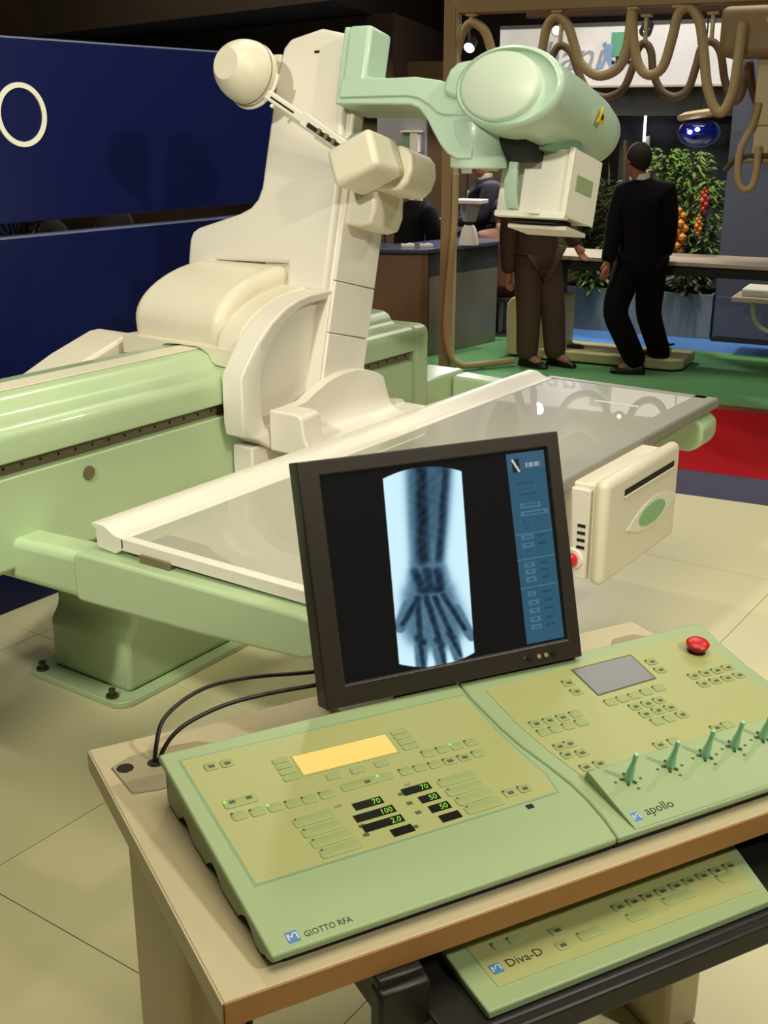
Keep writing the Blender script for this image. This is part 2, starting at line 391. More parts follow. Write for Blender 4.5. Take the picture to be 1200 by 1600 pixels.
# carriage dome
def qell(x0, z0, rx, rz, xe, n=14):
    return [(x0 - rx, z0)] + [(x0 - rx * math.cos(R(t)), z0 + rz * math.sin(R(t))) for t in [90 * i / n for i in range(1, n + 1)]] + [(xe, z0 + rz)]
dm = [(2.672, 1.02), (2.662, 1.06)] + qell(3.03, 1.10, .372, .165, 3.12)[0:] + [(3.12, 1.02)]
obj('carriage_dome', MB().prism(dm, 2.49, 2.885, 'y'), 'ivory', xt, .035, 5)
sk = [(2.636, .992), (2.636, 1.03)] + qell(3.03, 1.04, .392, .17, 3.10) + [(3.10, .992)]
obj('dome_skirt', MB().prism(sk, 2.386, 2.50, 'y'), 'ivory', xt, .022, 4)
fl_ = MB().prism([(2.386, .966), (2.3895, .966), (2.3895, .972), (2.404, .984), (2.43, .9895), (2.485, .9935), (2.50, 1.0035), (2.515, 1.0255), (2.54, 1.0375), (2.56, 1.0435), (2.64, 1.0435), (2.70, 1.0395), (2.735, 1.0235), (2.75, .996), (2.83, .989), (2.9, .989), (2.9, 1.05), (2.386, 1.05)], 2.628, 2.95, 'x')
obj('dome_flange', fl_, 'ivory', xt, .006)
obj('rear_cover', MB().prism([(2.33, .90), (2.36, .926), (2.50, .982), (2.67, 1.034), (2.72, 1.036), (2.76, 1.0), (2.76, .90)], 2.93, 3.12, 'y'), 'ivory', xt, .012)
# carriage front plate with recess
outl = [(2.69, .735), (2.665, .742), (2.60, .782), (2.555, .80), (2.547, .84), (2.547, .985), (2.57, 1.018), (2.625, 1.082), (2.69, 1.135), (2.76, 1.172), (2.83, 1.192), (2.89, 1.200), (3.02, 1.202), (3.02, .735)]
inl = [(2.72, .80), (2.715, .80), (2.70, .80), (2.66, .805), (2.645, .85), (2.645, .985), (2.66, 1.012), (2.69, 1.058), (2.73, 1.10), (2.785, 1.138), (2.84, 1.162), (2.89, 1.172), (3.02, 1.174), (3.02, .80)]
fp = MB()
fp.loft([[(x, 2.384, z) for x, z in outl], [(x, 2.306, z) for x, z in outl], [(x, 2.302, z) for x, z in [(o[0] * .85 + i[0] * .15, o[1] * .85 + i[1] * .15) for o, i in zip(outl, inl)]],
         [(x, 2.312, z) for x, z in inl], [(x, 2.352, z) for x, z in [(i[0] + .02 if i[0] < 2.9 else i[0], i[1]) for i in inl]]])
obj('carriage_plate', fp, 'white', xt, .004, 2, 35)
obj('lower_plate', MB().box(2.60, 3.30, 2.32, 2.40, .50, .755), 'white', xt, .006)
obj('plate_screw', MB().lathe([(.0, -.004), (.006, -.004), (.006, .003), (0, .003)], 8, (2.69, 2.20, .757), 'y'), 'dark', xt)
obj('rail_bumper', MB().box(2.638, 2.655, 2.386, 2.403, .865, .89), 'black', xt)
# curved cassette arm reaching under the tabletop
scp = MB(); xs = [2.70, 2.74, 2.80, 2.86, 2.93, 3.0, 3.07, 3.14, 3.20, 3.235, 3.25, 3.27, 3.30, 3.36]
zt = [.865, .868, .872, .897, .920, .930, .930, .920, .900, .88, .84, .80, .782, .775]
rings = []
for x, z in zip(xs, zt):
    h = z - .77
    p = [(2.30, .72), (2.30, .77 + h), (2.262, .77 + h)]
    r = min(.07, max(.004, h))
    p += [(2.262 - r + r * math.cos(R(t)), .765 + r - r * math.sin(R(t))) if h > .006 else (2.262 - .004, .765) for t in (0, 22, 45, 67, 90)]
    p += [(2.13, .765), (1.98, .728), (1.98, .71)]
    rings.append([(x, a, b) for a, b in p])
scp.loft(rings)
obj('cassette_arm', scp, 'white', xt, .006, 2, 45)
obj('cassette_arm_block', MB().prism([(2.302, .735), (2.302, .868), (2.19, .868), (2.17, .855), (2.165, .80), (2.14, .75), (2.10, .735)], 2.665, 2.76, 'x'), 'white', xt, .008, 3)
# column (tilted)
body = MB(COLF).box(.0, .235, .005, .30, -.20, .62).box(.0, .06, .005, .30, .62, 1.08)
obj('column_body', body, 'white', xt, .008)
cov = [(.012, .274), (.012, .60), (.05, 1.085), (.16, 1.107), (.285, 1.078), (.31, 1.05), (.326, .97), (.333, .60), (.345, .56), (.372, .53), (.42, .507), (.60, .452), (.628, .436), (.636, .405), (.630, .30),
       (.515, .30), (.508, .347), (.182, .357), (.172, .274)]
obj('column_cover', MB(COLF).prism(cov, -.025, .075, 'x'), 'white', xt, .014, 4)
obj('cover_slot', MB(COLF).box(-.0262, -.02, .155, .175, 1.028, 1.036), 'dark', xt)
obj('column_strip', MB(COLF).box(-.006, .02, .002, .086, -.15, .268), 'white', xt, .002)
for h in (.245, .16, .06, -.05): obj('strip_screw', MB(COLF).lathe([(0, -.0078), (.0035, -.0078), (.0035, 0), (0, 0)], 8, (0, .055, h), 'x'), 'steel', xt)
for z0, z1 in ((-.15, .146), (.149, .315), (.318, .615)): obj('front_cover', MB(COLF).box(.004, .228, -.006, .02, z0, z1), 'white', xt, .003)
obj('cable_bracket', MB(COLF).box(-.01, .06, .328, .385, .945, 1.035), 'ivory', xt, .006)
# green arm
top_ = [(-.17, .93), (-.27, .93), (-.36, .918), (-.41, .902), (-.455, .885), (-.50, .855), (-.515, .82)]
ao = [(.024, 1.088), (.004, 1.088), (-.02, .96), (-.10, .935)] + top_ + [(-.50, .75), (-.50, .695), (-.45, .694), (-.415, .708), (-.385, .735), (-.352, .775), (-.325, .81), (-.292, .840), (-.26, .850), (.024, .853)]
obj('tube_arm', MB(COLF).prism(ao, -.079, .10, 'x'), 'minth', xt, .006, 3)
obj('arm_block', MB(COLF).box(-.084, .035, -.082, .006, .872, 1.090), 'minth', xt, .014, 4)
ac = [(.006, .93)] + [(-.16, .928)] + top_[1:] + [(-.515, .820), (-.385, .818), (-.362, .826), (-.33, .848), (-.29, .867), (-.25, .874), (.006, .871)]
obj('arm_cover', MB(COLF).prism(ac, -.085, -.07, 'x'), 'minth', xt, .004, 2)
obj('arm_foot', MB(T(COLF @ Vector((.0, -.474, .754)))).lathe([(0, -.068), (.082, -.068), (.086, -.064), (.084, 0), (.085, .062), (.081, .068), (0, .068)], 40), 'minth', xt, .002)
# tube head
def ell(y, h, ry, rh, a, n=40, tw=0.):
    return [(a, y + ry * math.cos(2 * math.pi * i / n), h + rh * math.sin(2 * math.pi * i / n)) for i in range(n)]
yc_, hc_ = -.623, .880
th = MB(COLF)
th.loft([ell(yc_, hc_, .150, .098, -.132), ell(yc_, hc_, .158, .104, -.15), ell(yc_, hc_, .166, .112, -.145), ell(yc_, hc_, .170, .116, -.125), ell(yc_ + .01, hc_, .168, .118, -.05), ell(yc_ + .02, hc_ + .004, .160, .118, .15),
         ell(yc_ + .03, hc_ + .004, .152, .114, .33), ell(yc_ + .035, hc_, .140, .108, .42), ell(yc_ + .04, hc_, .118, .092, .465), ell(yc_ + .04, hc_, .08, .06, .487)])
obj('tube_housing', th, 'minth', xt, 0, 2, 50)
cap = MB(COLF); cy = yc_ + .024
cap.loft([ell(cy, hc_ + .002, .128, .098, -.13), ell(cy, hc_ + .002, .124, .094, -.148), ell(cy, hc_ + .002, .116, .087, -.153)])
obj('tube_cap', cap, 'mintcap', xt, 0, 2, 50)
obj('tube_lug', MB(COLF).prism([(-.38, .90), (-.395, .945), (-.42, .965), (-.47, .972), (-.56, .985), (-.56, .86), (-.47, .85), (-.43, .86), (-.385, .875)], -.10, .12, 'x'), 'minth', xt, .014, 3)
obj('arm_shaft', MB(COLF).lathe([(0, -.64), (.085, -.64), (.085, -.40), (0, -.40)], 24, (.05, 0, .80), 'y'), 'dark', xt)
obj('tube_neck', MB(COLF).lathe([(0, .755), (.105, .755), (.118, .785), (.118, .84), (0, .84)], 28, (.16, -.60, 0), 'z'), 'mintd', xt, .004)
# labels printed on the housing (thin raised decals on the near side)
def on_tube(a, ang, off=.0012):
    ry, rh = .163, .1185
    return (a, yc_ + .012 + (ry + off) * math.cos(R(ang)), hc_ + .003 + (rh + off) * math.sin(R(ang)))
def decal(name, mt, a0, a1, g0, g1, tri=False, off=.0015):
    b = MB(COLF); n = 4; rr = []
    for i in range(n + 1):
        t = i / n; g_ = g0 + (g1 - g0) * t; k = (1 - t) if tri else 1; mid = (a0 + a1) / 2; hw = (a1 - a0) / 2 * max(k, .03)
        rr.append([on_tube(mid - hw, g_, off), on_tube(mid + hw, g_, off), on_tube(mid + hw, g_, -.004), on_tube(mid - hw, g_, -.004)])
    b.loft(rr); return obj(name, b, mt, xt)
decal('warning_label', 'warn', .155, .195, 193, 170, True)
decal('warning_mark', 'logod', .167, .183, 188, 181, False, .002)
decal('tube_sticker', 'sticker', -.03, -.012, 172, 160)
# collimator
CM = COLF @ T((.10, 0, 0))
colb = obj('collimator', MB(CM).box(.0, .20, -.735, -.505, .575, .765), 'whiteb', xt, .005)
obj('side_plate', MB(CM).box(.002, .198, -.741, -.735, .572, .768), 'whiteb', colb, .002)
obj('collimator_display', MB(CM).box(.035, .15, -.7435, -.741, .655, .70), 'greylbl', colb, .001)
obj('front_flange', MB(CM).box(-.006, .01, -.742, -.725, .572, .77), 'whiteb', colb, .002)
obj('front_bezel', MB(CM).box(-.008, .02, -.74, -.505, .563, .580), 'whiteb', colb, .002)
obj('light_window', MB(CM).box(.03, .15, -.69, -.55, .555, .575), 'dark', colb, .002)
obj('accessory_rail', MB(CM).box(.06, .20, -.72, -.52, .540, .553), 'whiteb', colb, .002)
obj('control_knob', MB(CM).box(-.018, -.006, -.66, -.625, .572, .585), 'whiteb', colb, .003)
hb = []
for i in range(13):
    t = i / 12; hh = .80 - .215 * t; aa = -.008 - .042 * math.sin(math.pi * min(1, .12 + .88 * t)) ** .6; wv = .040 - .020 * min(1, t * 4)
    hb.append([(aa, -.565 - wv, hh), (aa - .004, -.565, hh), (aa, -.565 + wv, hh), (aa + .012, -.565 + wv, hh), (aa + .012, -.565 - wv, hh)])
obj('grab_handle', MB(CM).loft(hb), 'minth', colb, .002)
# compression cone with its arm
cn = MB(COLF); cy0, ch0 = .318, .930
def circ(a, r, n=36): return [(a, cy0 + r * math.cos(2 * math.pi * i / n), ch0 + r * math.sin(2 * math.pi * i / n)) for i in range(n)]
cn.loft([circ(-.13, .09), circ(-.15, .098), (circ(-.165, .098)), circ(-.185, .0980), circ(-.205, .0945), circ(-.225, .088), circ(-.245, .078), circ(-.263, .065), circ(-.277, .050), circ(-.278, .0495)])
cone = obj('compression_cone', cn, 'ivory', xt, 0, 2, 16)
obj('cone_seam', MB(COLF).loft([circ(-.168, .0982), circ(-.168, .0995), circ(-.171, .0995), circ(-.171, .0982)], caps=False), 'brown', cone)
rim = MB(COLF); rim.tube([(-.145, cy0 + .103 * math.cos(R(t)), ch0 + .103 * math.sin(R(t))) for t in range(60, -190, -10)], .006, 8)
obj('cone_ring', rim, 'white', cone)
def bar(p, q, wd, ht):
    p, q = Vector(p), Vector(q); t = (q - p).normalized(); nx = Vector((1, 0, 0)); s2 = t.cross(nx).normalized()
    return MB(COLF).loft([[c + s2 * sy * wd / 2 + nx * sx * ht / 2 for sx, sy in ((-1, -1), (1, -1), (1, 1), (-1, 1))] for c in (p, q)])
def onbar(t): return (-.145 + .06 * t, .246 + (-.085 - .246) * t, .868 + (.700 - .868) * t)
ca = obj('compression_arm', bar(onbar(-.05), onbar(1.05), .03, .024), 'white', xt, .004)
obj('arm_sleeve', bar(onbar(.42), onbar(.97), .042, .03), 'white', ca, .004)
obj('arm_slot', bar((onbar(.50)[0] - .0125, onbar(.50)[1] , onbar(.50)[2] - .006), (onbar(.9)[0] - .0125, onbar(.9)[1], onbar(.9)[2] - .006), .014, .012), 'dark', ca)
obj('arm_slot', bar((onbar(.06)[0] - .0088, onbar(.06)[1], onbar(.06)[2]), (onbar(.33)[0] - .0088, onbar(.33)[1], onbar(.33)[2]), .006, .008), 'dark', ca)
for t in (.62, .70, .78): obj('arm_catch', bar((onbar(t)[0] - .018, onbar(t)[1], onbar(t)[2] - .004), (onbar(t + .03)[0] - .018, onbar(t + .03)[1], onbar(t + .03)[2] - .004), .018, .008), 'brown', ca)
for s_ in (-1, 1):
    obj('ring_fork', bar((-.145, .246 + s_ * .02, .868 + s_ * .04), onbar(.12), .012, .014), 'white', ca, .003)
# pivot box, drum and bracket
PB = COLF @ T((-.06, -.115, .672)) @ Matrix.Rotation(R(-26), 4, 'X')
obj('pivot_box', MB(PB).box(-.08, .08, -.085, .085, -.055, .07), 'ivory', xt, .018, 3)
dr = [(-.03, .612), (-.03, .752)] + [(-.175, .752)] + arc(-.190, .682, .068, .07, 90, -90, 10)[0:0] + [(-.20, .745), (-.222, .725), (-.233, .682), (-.222, .64), (-.20, .617), (-.175, .612)]
obj('drum', MB(COLF).prism(dr, .02, .17, 'x'), 'ivory', xt, .01, 3)
obj('bracket', MB(COLF).prism([(.02, .50), (.02, .655), (-.085, .655), (-.10, .64), (-.112, .55), (-.10, .505), (-.06, .495)], .02, .19, 'x'), 'ivory', xt, .016, 3)
obj('pivot_disc', MB(COLF).lathe([(0, .0), (.055, .0), (.06, .01), (.06, .03), (0, .03)], 28, (-.0, -.02, .73), 'x'), 'clear', xt, .002)
# spot film box hung on the near side
sb = obj('film_box', MB().box(2.905, 3.40, 1.285, 1.62, .452, .742), 'ivory', xt, .006)
obj('film_box_front', MB().box(2.878, 3.432, 1.245, 1.29, .445, .762), 'ivory', sb, .022, 4)
obj('box_slot', MB().box(3.0, 3.375, 1.2425, 1.26, .694, .712), 'dark', sb, .001)
obj('slot_lip', MB().box(2.995, 3.38, 1.239, 1.246, .688, .694), 'ivory', sb, .001)
lens = []
for i in range(21):
    t = -1 + 2 * i / 20; lens.append((3.222 + .19 * t, .586 + .046 * (1 - t * t) + .008 * t))
for i in range(19, 0, -1):
    t = -1 + 2 * i / 20; lens.append((3.222 + .19 * t, .586 - .046 * (1 - t * t) + .008 * t))
obj('eye_surround', MB().prism(lens, 1.2415, 1.25, 'y'), 'cornerw', sb)
obj('eye_badge', MB().lathe([(0, -.004), (.1, -.004), (.1, .002), (0, .002)], 32, (3.215, 1.2425, .586), 'y', .33, 1.0), 'ovalg', sb)
obj('side_cover', MB().box(2.888, 2.91, 1.30, 1.62, .455, .728), 'white', sb, .003)
for k in range(4): obj('vent_slot', MB().box(2.8862, 2.89, 1.288 + .022, 1.288 + .047, .548 + k * .022, .557 + k * .022), 'dark', sb)
obj('button_collar', MB().lathe([(0, -.006), (.03, -.006), (.034, .0), (.034, .004), (0, .004)], 24, (2.887, 1.345, .513), 'x'), 'white', sb)
obj('stop_button', MB().lathe([(0, -.026), (.014, -.024), (.02, -.018), (.02, -.004), (0, -.004)], 20, (2.887, 1.345, .513), 'x'), 'red', sb)

# ================================================================== desk
dk = thing('desk', 'beige laminate desk with tan edge carrying the monitor and consoles', 'desk', DESK @ T((.9, 1.35, 0)))
def DB(): return MB(DESK)
obj('desktop', DB().box(.335, 1.452, 1.045, 1.685, .7125, .75), 'desk', dk, .002)
obj('edge_band', DB().box(.335, 1.452, 1.0425, 1.0455, .713, .749), 'edge', dk, .001)
obj('edge_band', DB().box(.3325, .3355, 1.045, 1.685, .713, .749), 'desk', dk, .001)
gp = [(.353, 1.612), (.362, 1.524)] + [(.40, 1.516), (.47, 1.516), (.535, 1.53), (.54, 1.60)] + [(.50, 1.628), (.44, 1.636), (.39, 1.632)]
gr = obj('cable_grommet', DB().prism(gp, .749, .7525, 'z'), 'grey', dk, .002)
def hole(u, v): obj('cable_hole', DB().lathe([(0, .7523), (.0135, .7523), (.0135, .7532), (0, .7532)], 20, (u, v, 0)), 'dark', gr)
hole(.372, 1.598); hole(.42, 1.592)
gp2 = [(1.33, 1.60), (1.345, 1.52), (1.42, 1.52), (1.44, 1.60), (1.41, 1.63), (1.36, 1.63)]
obj('cable_grommet', DB().prism(gp2, .749, .7525, 'z'), 'grey', dk, .002)
for u in (.425, 1.36):
    obj('leg', DB().prism([(u - .05, 1.36), (u - .05, 1.64), (u - .035, 1.66), (u + .035, 1.66), (u + .05, 1.64), (u + .05, 1.36), (u + .035, 1.34), (u - .035, 1.34)], .03, .7125, 'z'), 'leg', dk, .012, 3)
    obj('foot', DB().box(u - .04, u + .04, 1.10, 1.68, 0, .03), 'leg', dk, .008)
obj('leg_slot', DB().box(.474, .4765, 1.345, 1.40, .05, .70), 'trim', dk)
obj('cable_rosette', DB().lathe([(0, -.004), (.024, -.004), (.03, 0), (.03, .003), (0, .003)], 20, (1.309, 1.42, .47), 'x'), 'black', dk)
# pull-out tray on black runners
tr = obj('tray', DB().box(.595, 1.30, .962, 1.30, .600, .648), 'black', dk, .004)
obj('tray_lip', DB().box(.595, 1.30, .945, .963, .612, .648), 'black', tr, .004)
for u in (.56, 1.305): obj('runner', DB().box(u - .03, u + .035, 1.03, 1.55, .655, .7125), 'black', dk, .004)
obj('runner_end', DB().box(.527, .60, 1.02, 1.05, .63, .70), 'black', dk, .006)

# ------------------------------------------------------------------ consoles
def plate(poly, z0, z1): return MB(CON).prism([(u, cs(v)) for u, v in poly], z0, z1, 'z')
KEY = {}
def key_mesh(wd, ht):
    k = (round(wd, 4), round(ht, 4))
    if k not in KEY:
        b = MB(); r = min(wd, ht) * .22
        b.loft([[(x, y, 0) for x, y in rrect(wd, ht, r, 2)], [(x, y, .0010) for x, y in rrect(wd, ht, r, 2)], [(x * .93, y * .93, .0014) for x, y in rrect(wd, ht, r, 2)]])
        KEY[k] = mesh_of('key', b, 30)
    return KEY[k]
mk_b = MB().box(-.0045, .0045, -.0032, .0032, 0, .0003); MARK = mesh_of('key_print', mk_b, 0)
led_b = MB().lathe([(0, 0), (.0022, 0), (.0018, .0008), (0, .001)], 8); LED = mesh_of('led', led_b); LEDOFF = mesh_of('led', led_b)
def keys(pos, wd, ht, parent, fr, lift, mark=None, lit=(), led=True):
    for i, (u, s) in enumerate(pos):
        piece('key', key_mesh(wd, ht), 'key', parent, fr @ T((u, s, lift)))
        if mark == 'all' or (mark and i in mark):
            piece('key_print', MARK, 'keymark', parent, fr @ T((u, s - ht * .08, lift + .0014)))
        if led:
            if i in lit: piece('led', LED, 'ledg', parent, fr @ T((u - wd * .42, s + ht * .36, lift + .0014)))
            else: piece('led', LEDOFF, 'keymark', parent, fr @ T((u - wd * .42, s + ht * .36, lift + .0012)))
def C(L): return [(u, cs(v)) for u, v in L]

# left console
lc = thing('control_console', 'mint control console at the desk corner with amber display and green numerals', 'console', DESK @ T((.66, 1.27, .75)))
seam = [(.9225, 1.065), (.929, 1.104), (.932, 1.15), (.930, 1.19), (.923, 1.235), (.912, 1.29), (.907, 1.34), (.905, 1.43), (.908, 1.478)]
bodyp = [(.403, 1.063)] + seam + [(.394, 1.480)]
obj('top_shell', plate(bodyp, -.012, 0), 'mintc', lc, .004, 3)
bs = []
for (u, v) in [(.425, 1.075), (.9215, 1.075), (.895, 1.30), (.89, 1.465), (.42, 1.465)]: bs.append((u, v))
inn = MB(DESK); inn.loft([[(u, v, .752) for u, v in bs], [(u, v, .775 + .14 * (v - 1.065) - .0115) for u, v in bs]])
obj('base_tray', inn, 'dark', lc)  # recessed base coloured black as the shadow gap under the shell
wave = [(1.068, .768)]
for i in range(40):
    v = 1.075 + .395 * i / 39; base = .752 + .004
    bump_ = .020 * max(0, math.sin((v - 1.115) / .305 * math.pi * 5)) ** 1.0 if 1.115 < v < 1.42 and (v - 1.115) / .305 * 5 % 2 < 1 else 0
    zz = min(base + bump_ * .9 if v > 1.09 else .764, .775 + .14 * (v - 1.065) - .011); wave.append((v, zz))
wave += [(1.472, .825), (1.066, .7685)]
obj('side_skirt', DB().prism(wave, .402, .412, 'x'), 'mintc', lc, .0015)
obj('rear_skirt', DB().box(.402, .90, 1.462, 1.474, .754, .822), 'mintc', lc, .002)
mem = obj('membrane', plate([(.420, 1.453), (.899, 1.440), (.897, 1.34), (.902, 1.27), (.908, 1.22), (.900, 1.180), (.430, 1.180)], -.001, .0008), 'membrane', lc, .0004, 1)
obj('membrane_edge', plate([(.417, 1.456), (.902, 1.443), (.900, 1.34), (.905, 1.27), (.911, 1.22), (.903, 1.177), (.427, 1.177)], -.001, .0004), 'mintd', lc)
L0 = .0008
obj('amber_display', plate([(.575, 1.399), (.729, 1.395), (.727, 1.350), (.574, 1.354)], .0006, .0016), 'lcd', mem)
obj('display_frame', plate([(.572, 1.402), (.732, 1.398), (.730, 1.347), (.571, 1.351)], .0004, .0012), 'key', mem)
keys(C([(.457, 1.424), (.481, 1.422)]), .021, .018, mem, CON, L0, 'all', led=False)
keys(C([(.555, 1.398), (.555, 1.384), (.555, 1.370), (.555, 1.356)]), .025, .0115, mem, CON, L0, led=False)
keys(C([(.752, 1.394), (.752, 1.381), (.752, 1.367), (.752, 1.354)]), .028, .0115, mem, CON, L0, led=False)
keys(C([(.613, 1.336), (.652, 1.335), (.692, 1.335)]), .022, .015, mem, CON, L0, led=False)
keys(C([(.469, 1.336)]), .05, .018, mem, CON, L0, led=False)
for du in (-.012, .013): piece('key_print', MARK, 'navy', mem, CON @ T((.469 + du, cs(1.338), L0 + .0014)))
piece('led', LED, 'ledg', mem, CON @ T((.447, cs(1.341), L0 + .0014)))
keys(C([(.457, 1.309), (.483, 1.307), (.509, 1.306), (.535, 1.304), (.560, 1.303), (.587, 1.303)]), .022, .017, mem, CON, L0, lit=(2,))
keys(C([(.653, 1.306)]), .082, .016, mem, CON, L0, (0,), led=False)
piece('led', LED, 'ledg', mem, CON @ T((.672, cs(1.310), L0 + .0014)))
keys(C([(.769, 1.329), (.794, 1.329), (.818, 1.328), (.844, 1.328)]), .021, .016, mem, CON, L0, lit=(2,))
keys(C([(.717, 1.305), (.741, 1.304), (.765, 1.302), (.790, 1.301), (.815, 1.300), (.840, 1.300)]), .021, .016, mem, CON, L0, (3, 4))
keys(C([(.549, 1.264), (.552, 1.241), (.555, 1.218), (.558, 1.196)]), .060, .0185, mem, CON, L0)
keys(C([(.778, 1.261), (.779, 1.238), (.782, 1.216), (.785, 1.195)]), .062, .018, mem, CON, L0)
keys(C([(.835, 1.204), (.860, 1.204)]), .021, .016, mem, CON, L0, 'all')
def window(u, v, wd, txt):
    o = obj('readout', MB(CON).box(u - wd / 2, u + wd / 2, cs(v) - .0075, cs(v) + .0075, .0006, .0016), 'windowb', mem)
    if txt: text('digits', txt, 'digit', mem, CON @ T((u + wd / 2 - .004, cs(v) - .0052, .0017)), .0145, .0001, .9, 'RIGHT', .15)
window(.633, 1.263, .045, '70'); window(.632, 1.240, .062, '100'); window(.634, 1.218, .062, '2.0'); window(.652, 1.195, .033, '')
window(.712, 1.264, .045, '70'); window(.720, 1.240, .031, '50'); window(.724, 1.217, .032, '50'); window(.728, 1.194, .032, '')
for u, v in ((.686, 1.263), (.688, 1.241), (.69, 1.219), (.672, 1.195), (.606, 1.243), (.604, 1.225), (.602, 1.207)):
    piece('key_print', MARK, 'keymark', mem, CON @ T((u, cs(v), L0)))
text('unit_print', 'kV', 'logod', mem, CON @ T((.70, cs(1.275), .0009)), .008, .0001)
text('unit_print', 'mA', 'logod', mem, CON @ T((.585, cs(1.272), .0009)), .008, .0001)
obj('port_window', MB(CON).box(.840, .851, cs(1.1685) - .004, cs(1.1685) + .004, -.001, .001), 'dark', lc)
def maker(par, fr, u, s, sz):
    o = obj('maker_badge', MB(fr).box(u, u + sz, s, s + sz * 1.15, -.001, .0005), 'logo', par)
    z = MB(fr); pts = [(.12, .25), (.12, .9), (.4, .5), (.62, .9), (.88, .9), (.88, .25)]
    for (x0, y0), (x1, y1) in zip(pts[:-1], pts[1:]):
        d = Vector((x1 - x0, y1 - y0, 0)).normalized(); nn = Vector((-d.y, d.x, 0)) * .06
        z.add([(u + sz * (x + sx * nn.x), s + sz * (y + sx * nn.y), .0007) for x, y, sx in ((x0, y0, -1), (x1, y1, -1), (x1, y1, 1), (x0, y0, 1))], [(0, 1, 2, 3)])
    obj('badge_zigzag', z, 'shirt', par, smooth=0)
maker(lc, CON, .431, cs(1.0735), .0155)
text('console_lettering', 'GIOTTO RFA', 'logod', lc, CON @ T((.453, cs(1.0755), .0002)), .0135, .0002, .82)

# right console
rc = thing('control_console', 'mint control console with grey display, five levers and red mushroom button', 'console', DESK @ T((1.17, 1.27, .75)))
rbody = [(u + .0012, v) for u, v in seam][::-1] + [(1.39, 1.065), (1.415, 1.16), (1.418, 1.27), (1.418, 1.33), (1.425, 1.40), (1.437, 1.478)]
obj('top_shell', plate(rbody, -.012, 0), 'mintc', rc, .004, 3)
bs = [(.9265, 1.075), (1.38, 1.075), (1.40, 1.30), (1.415, 1.465), (.925, 1.465)]
inn = MB(DESK); inn.loft([[(u, v, .752) for u, v in bs], [(u, v, .775 + .14 * (v - 1.065) - .0115) for u, v in bs]])
obj('base_tray', inn, 'dark', rc)  # black colour here draws the shadow gap below the shell
obj('rear_skirt', DB().box(.915, 1.43, 1.462, 1.474, .754, .822), 'mintc', rc, .002)
mem2 = obj('membrane', plate([(.958, 1.187), (.945, 1.265), (.937, 1.346), (.940, 1.440), (1.402, 1.453), (1.395, 1.40), (1.388, 1.30), (1.39, 1.187)], -.001, .0008), 'membrane', rc, .0004, 1)
wd = MB(CON); kk = lambda v: cs(v)
wd.prism([(kk(1.068), .0), (kk(1.075), .0025), (kk(1.184), .017), (kk(1.188), .014), (kk(1.190), .0), ], .957, 1.412, 'x')
obj('lever_ramp', wd, 'mintc', rc, .002)
scr = obj('grey_display', plate([(1.113, 1.433), (1.238, 1.433), (1.232, 1.361), (1.110, 1.357)], .0006, .0016), 'lcdg', mem2)
obj('display_frame', plate([(1.110, 1.436), (1.241, 1.436), (1.235, 1.358), (1.107, 1.354)], .0004, .0012), 'keymark', mem2)
keys(C([(1.083, 1.404), (1.081, 1.378), (1.261, 1.403), (1.259, 1.377)]), .021, .018, mem2, CON, L0, 'all')
keys(C([(.966, 1.329), (.991, 1.328), (1.016, 1.327), (1.042, 1.327), (.965, 1.306), (.988, 1.306), (1.012, 1.305), (1.037, 1.305)]), .021, .018, mem2, CON, L0, (0, 1, 2))
keys(C([(.967, 1.266), (.986, 1.266), (.966, 1.245), (.990, 1.240), (.975, 1.209), (1.0, 1.208)]), .019, .017, mem2, CON, L0, 'all', lit=())
keys(C([(1.117, 1.332), (1.142, 1.332), (1.167, 1.332), (1.193, 1.333), (1.220, 1.334)]), .022, .018, mem2, CON, L0)
keys(C([(1.147, 1.306), (1.172, 1.305), (1.197, 1.305), (1.150, 1.283), (1.176, 1.283), (1.201, 1.282), (1.155, 1.260), (1.180, 1.259), (1.206, 1.259)]), .021, .018, mem2, CON, L0, (0, 1, 2, 3, 4, 5, 8))
keys(C([(1.303, 1.340), (1.328, 1.339), (1.353, 1.338), (1.378, 1.338), (1.302, 1.315), (1.328, 1.314), (1.354, 1.313), (1.380, 1.312)]), .021, .018, mem2, CON, L0, 'all')
keys(C([(1.118, 1.209), (1.146, 1.208), (1.235, 1.209), (1.258, 1.209)]), .021, .017, mem2, CON, L0, (0, 2))
es = obj('stop_button', MB(CON @ T((1.362, cs(1.402), 0))).lathe([(0, .0), (.0135, .0), (.0135, .009), (.020, .012), (.021, .017), (.018, .0205), (.010, .0225), (0, .023)], 28), 'red', rc)
obj('button_collar', MB(CON @ T((1.362, cs(1.402), 0))).lathe([(0, 0), (.017, 0), (.016, .003), (0, .003)], 24), 'black', es)
for u in (1.006, 1.085, 1.154, 1.213, 1.273):
    RL = CON @ T((u, cs(1.150), .0122)) @ Matrix.Rotation(R(7), 4, 'X')
    lv = obj('lever', MB(RL).lathe([(0, 0), (.0075, 0), (.0068, .012), (.0042, .03), (.0036, .042), (.0042, .048), (.003, .052), (0, .053)], 12), 'lever', rc)
    st = MB(RL)
    for k in range(5):
        a = 2 * math.pi * k / 5 + .3; st.tube([(.004 * math.cos(a), .004 * math.sin(a), .0015), (.013 * math.cos(a), .013 * math.sin(a), .0012)], .0022, 6)
    obj('lever_gate', st, 'keymark', lv)
    dt = MB(RL)
    for dx, dy in ((-.022, .002), (.02, -.004), (.004, -.02)): dt.box(dx - .0025, dx + .0025, dy - .002, dy + .002, 0, .0006)
    obj('direction_print', dt, 'keymark', lv, kind='stuff')
RT = CON @ T((0, cs(1.068), .0012)) @ Matrix.Rotation(math.atan(.0145 / .11), 4, 'X')
maker(rc, RT, .966, .012, .0135)
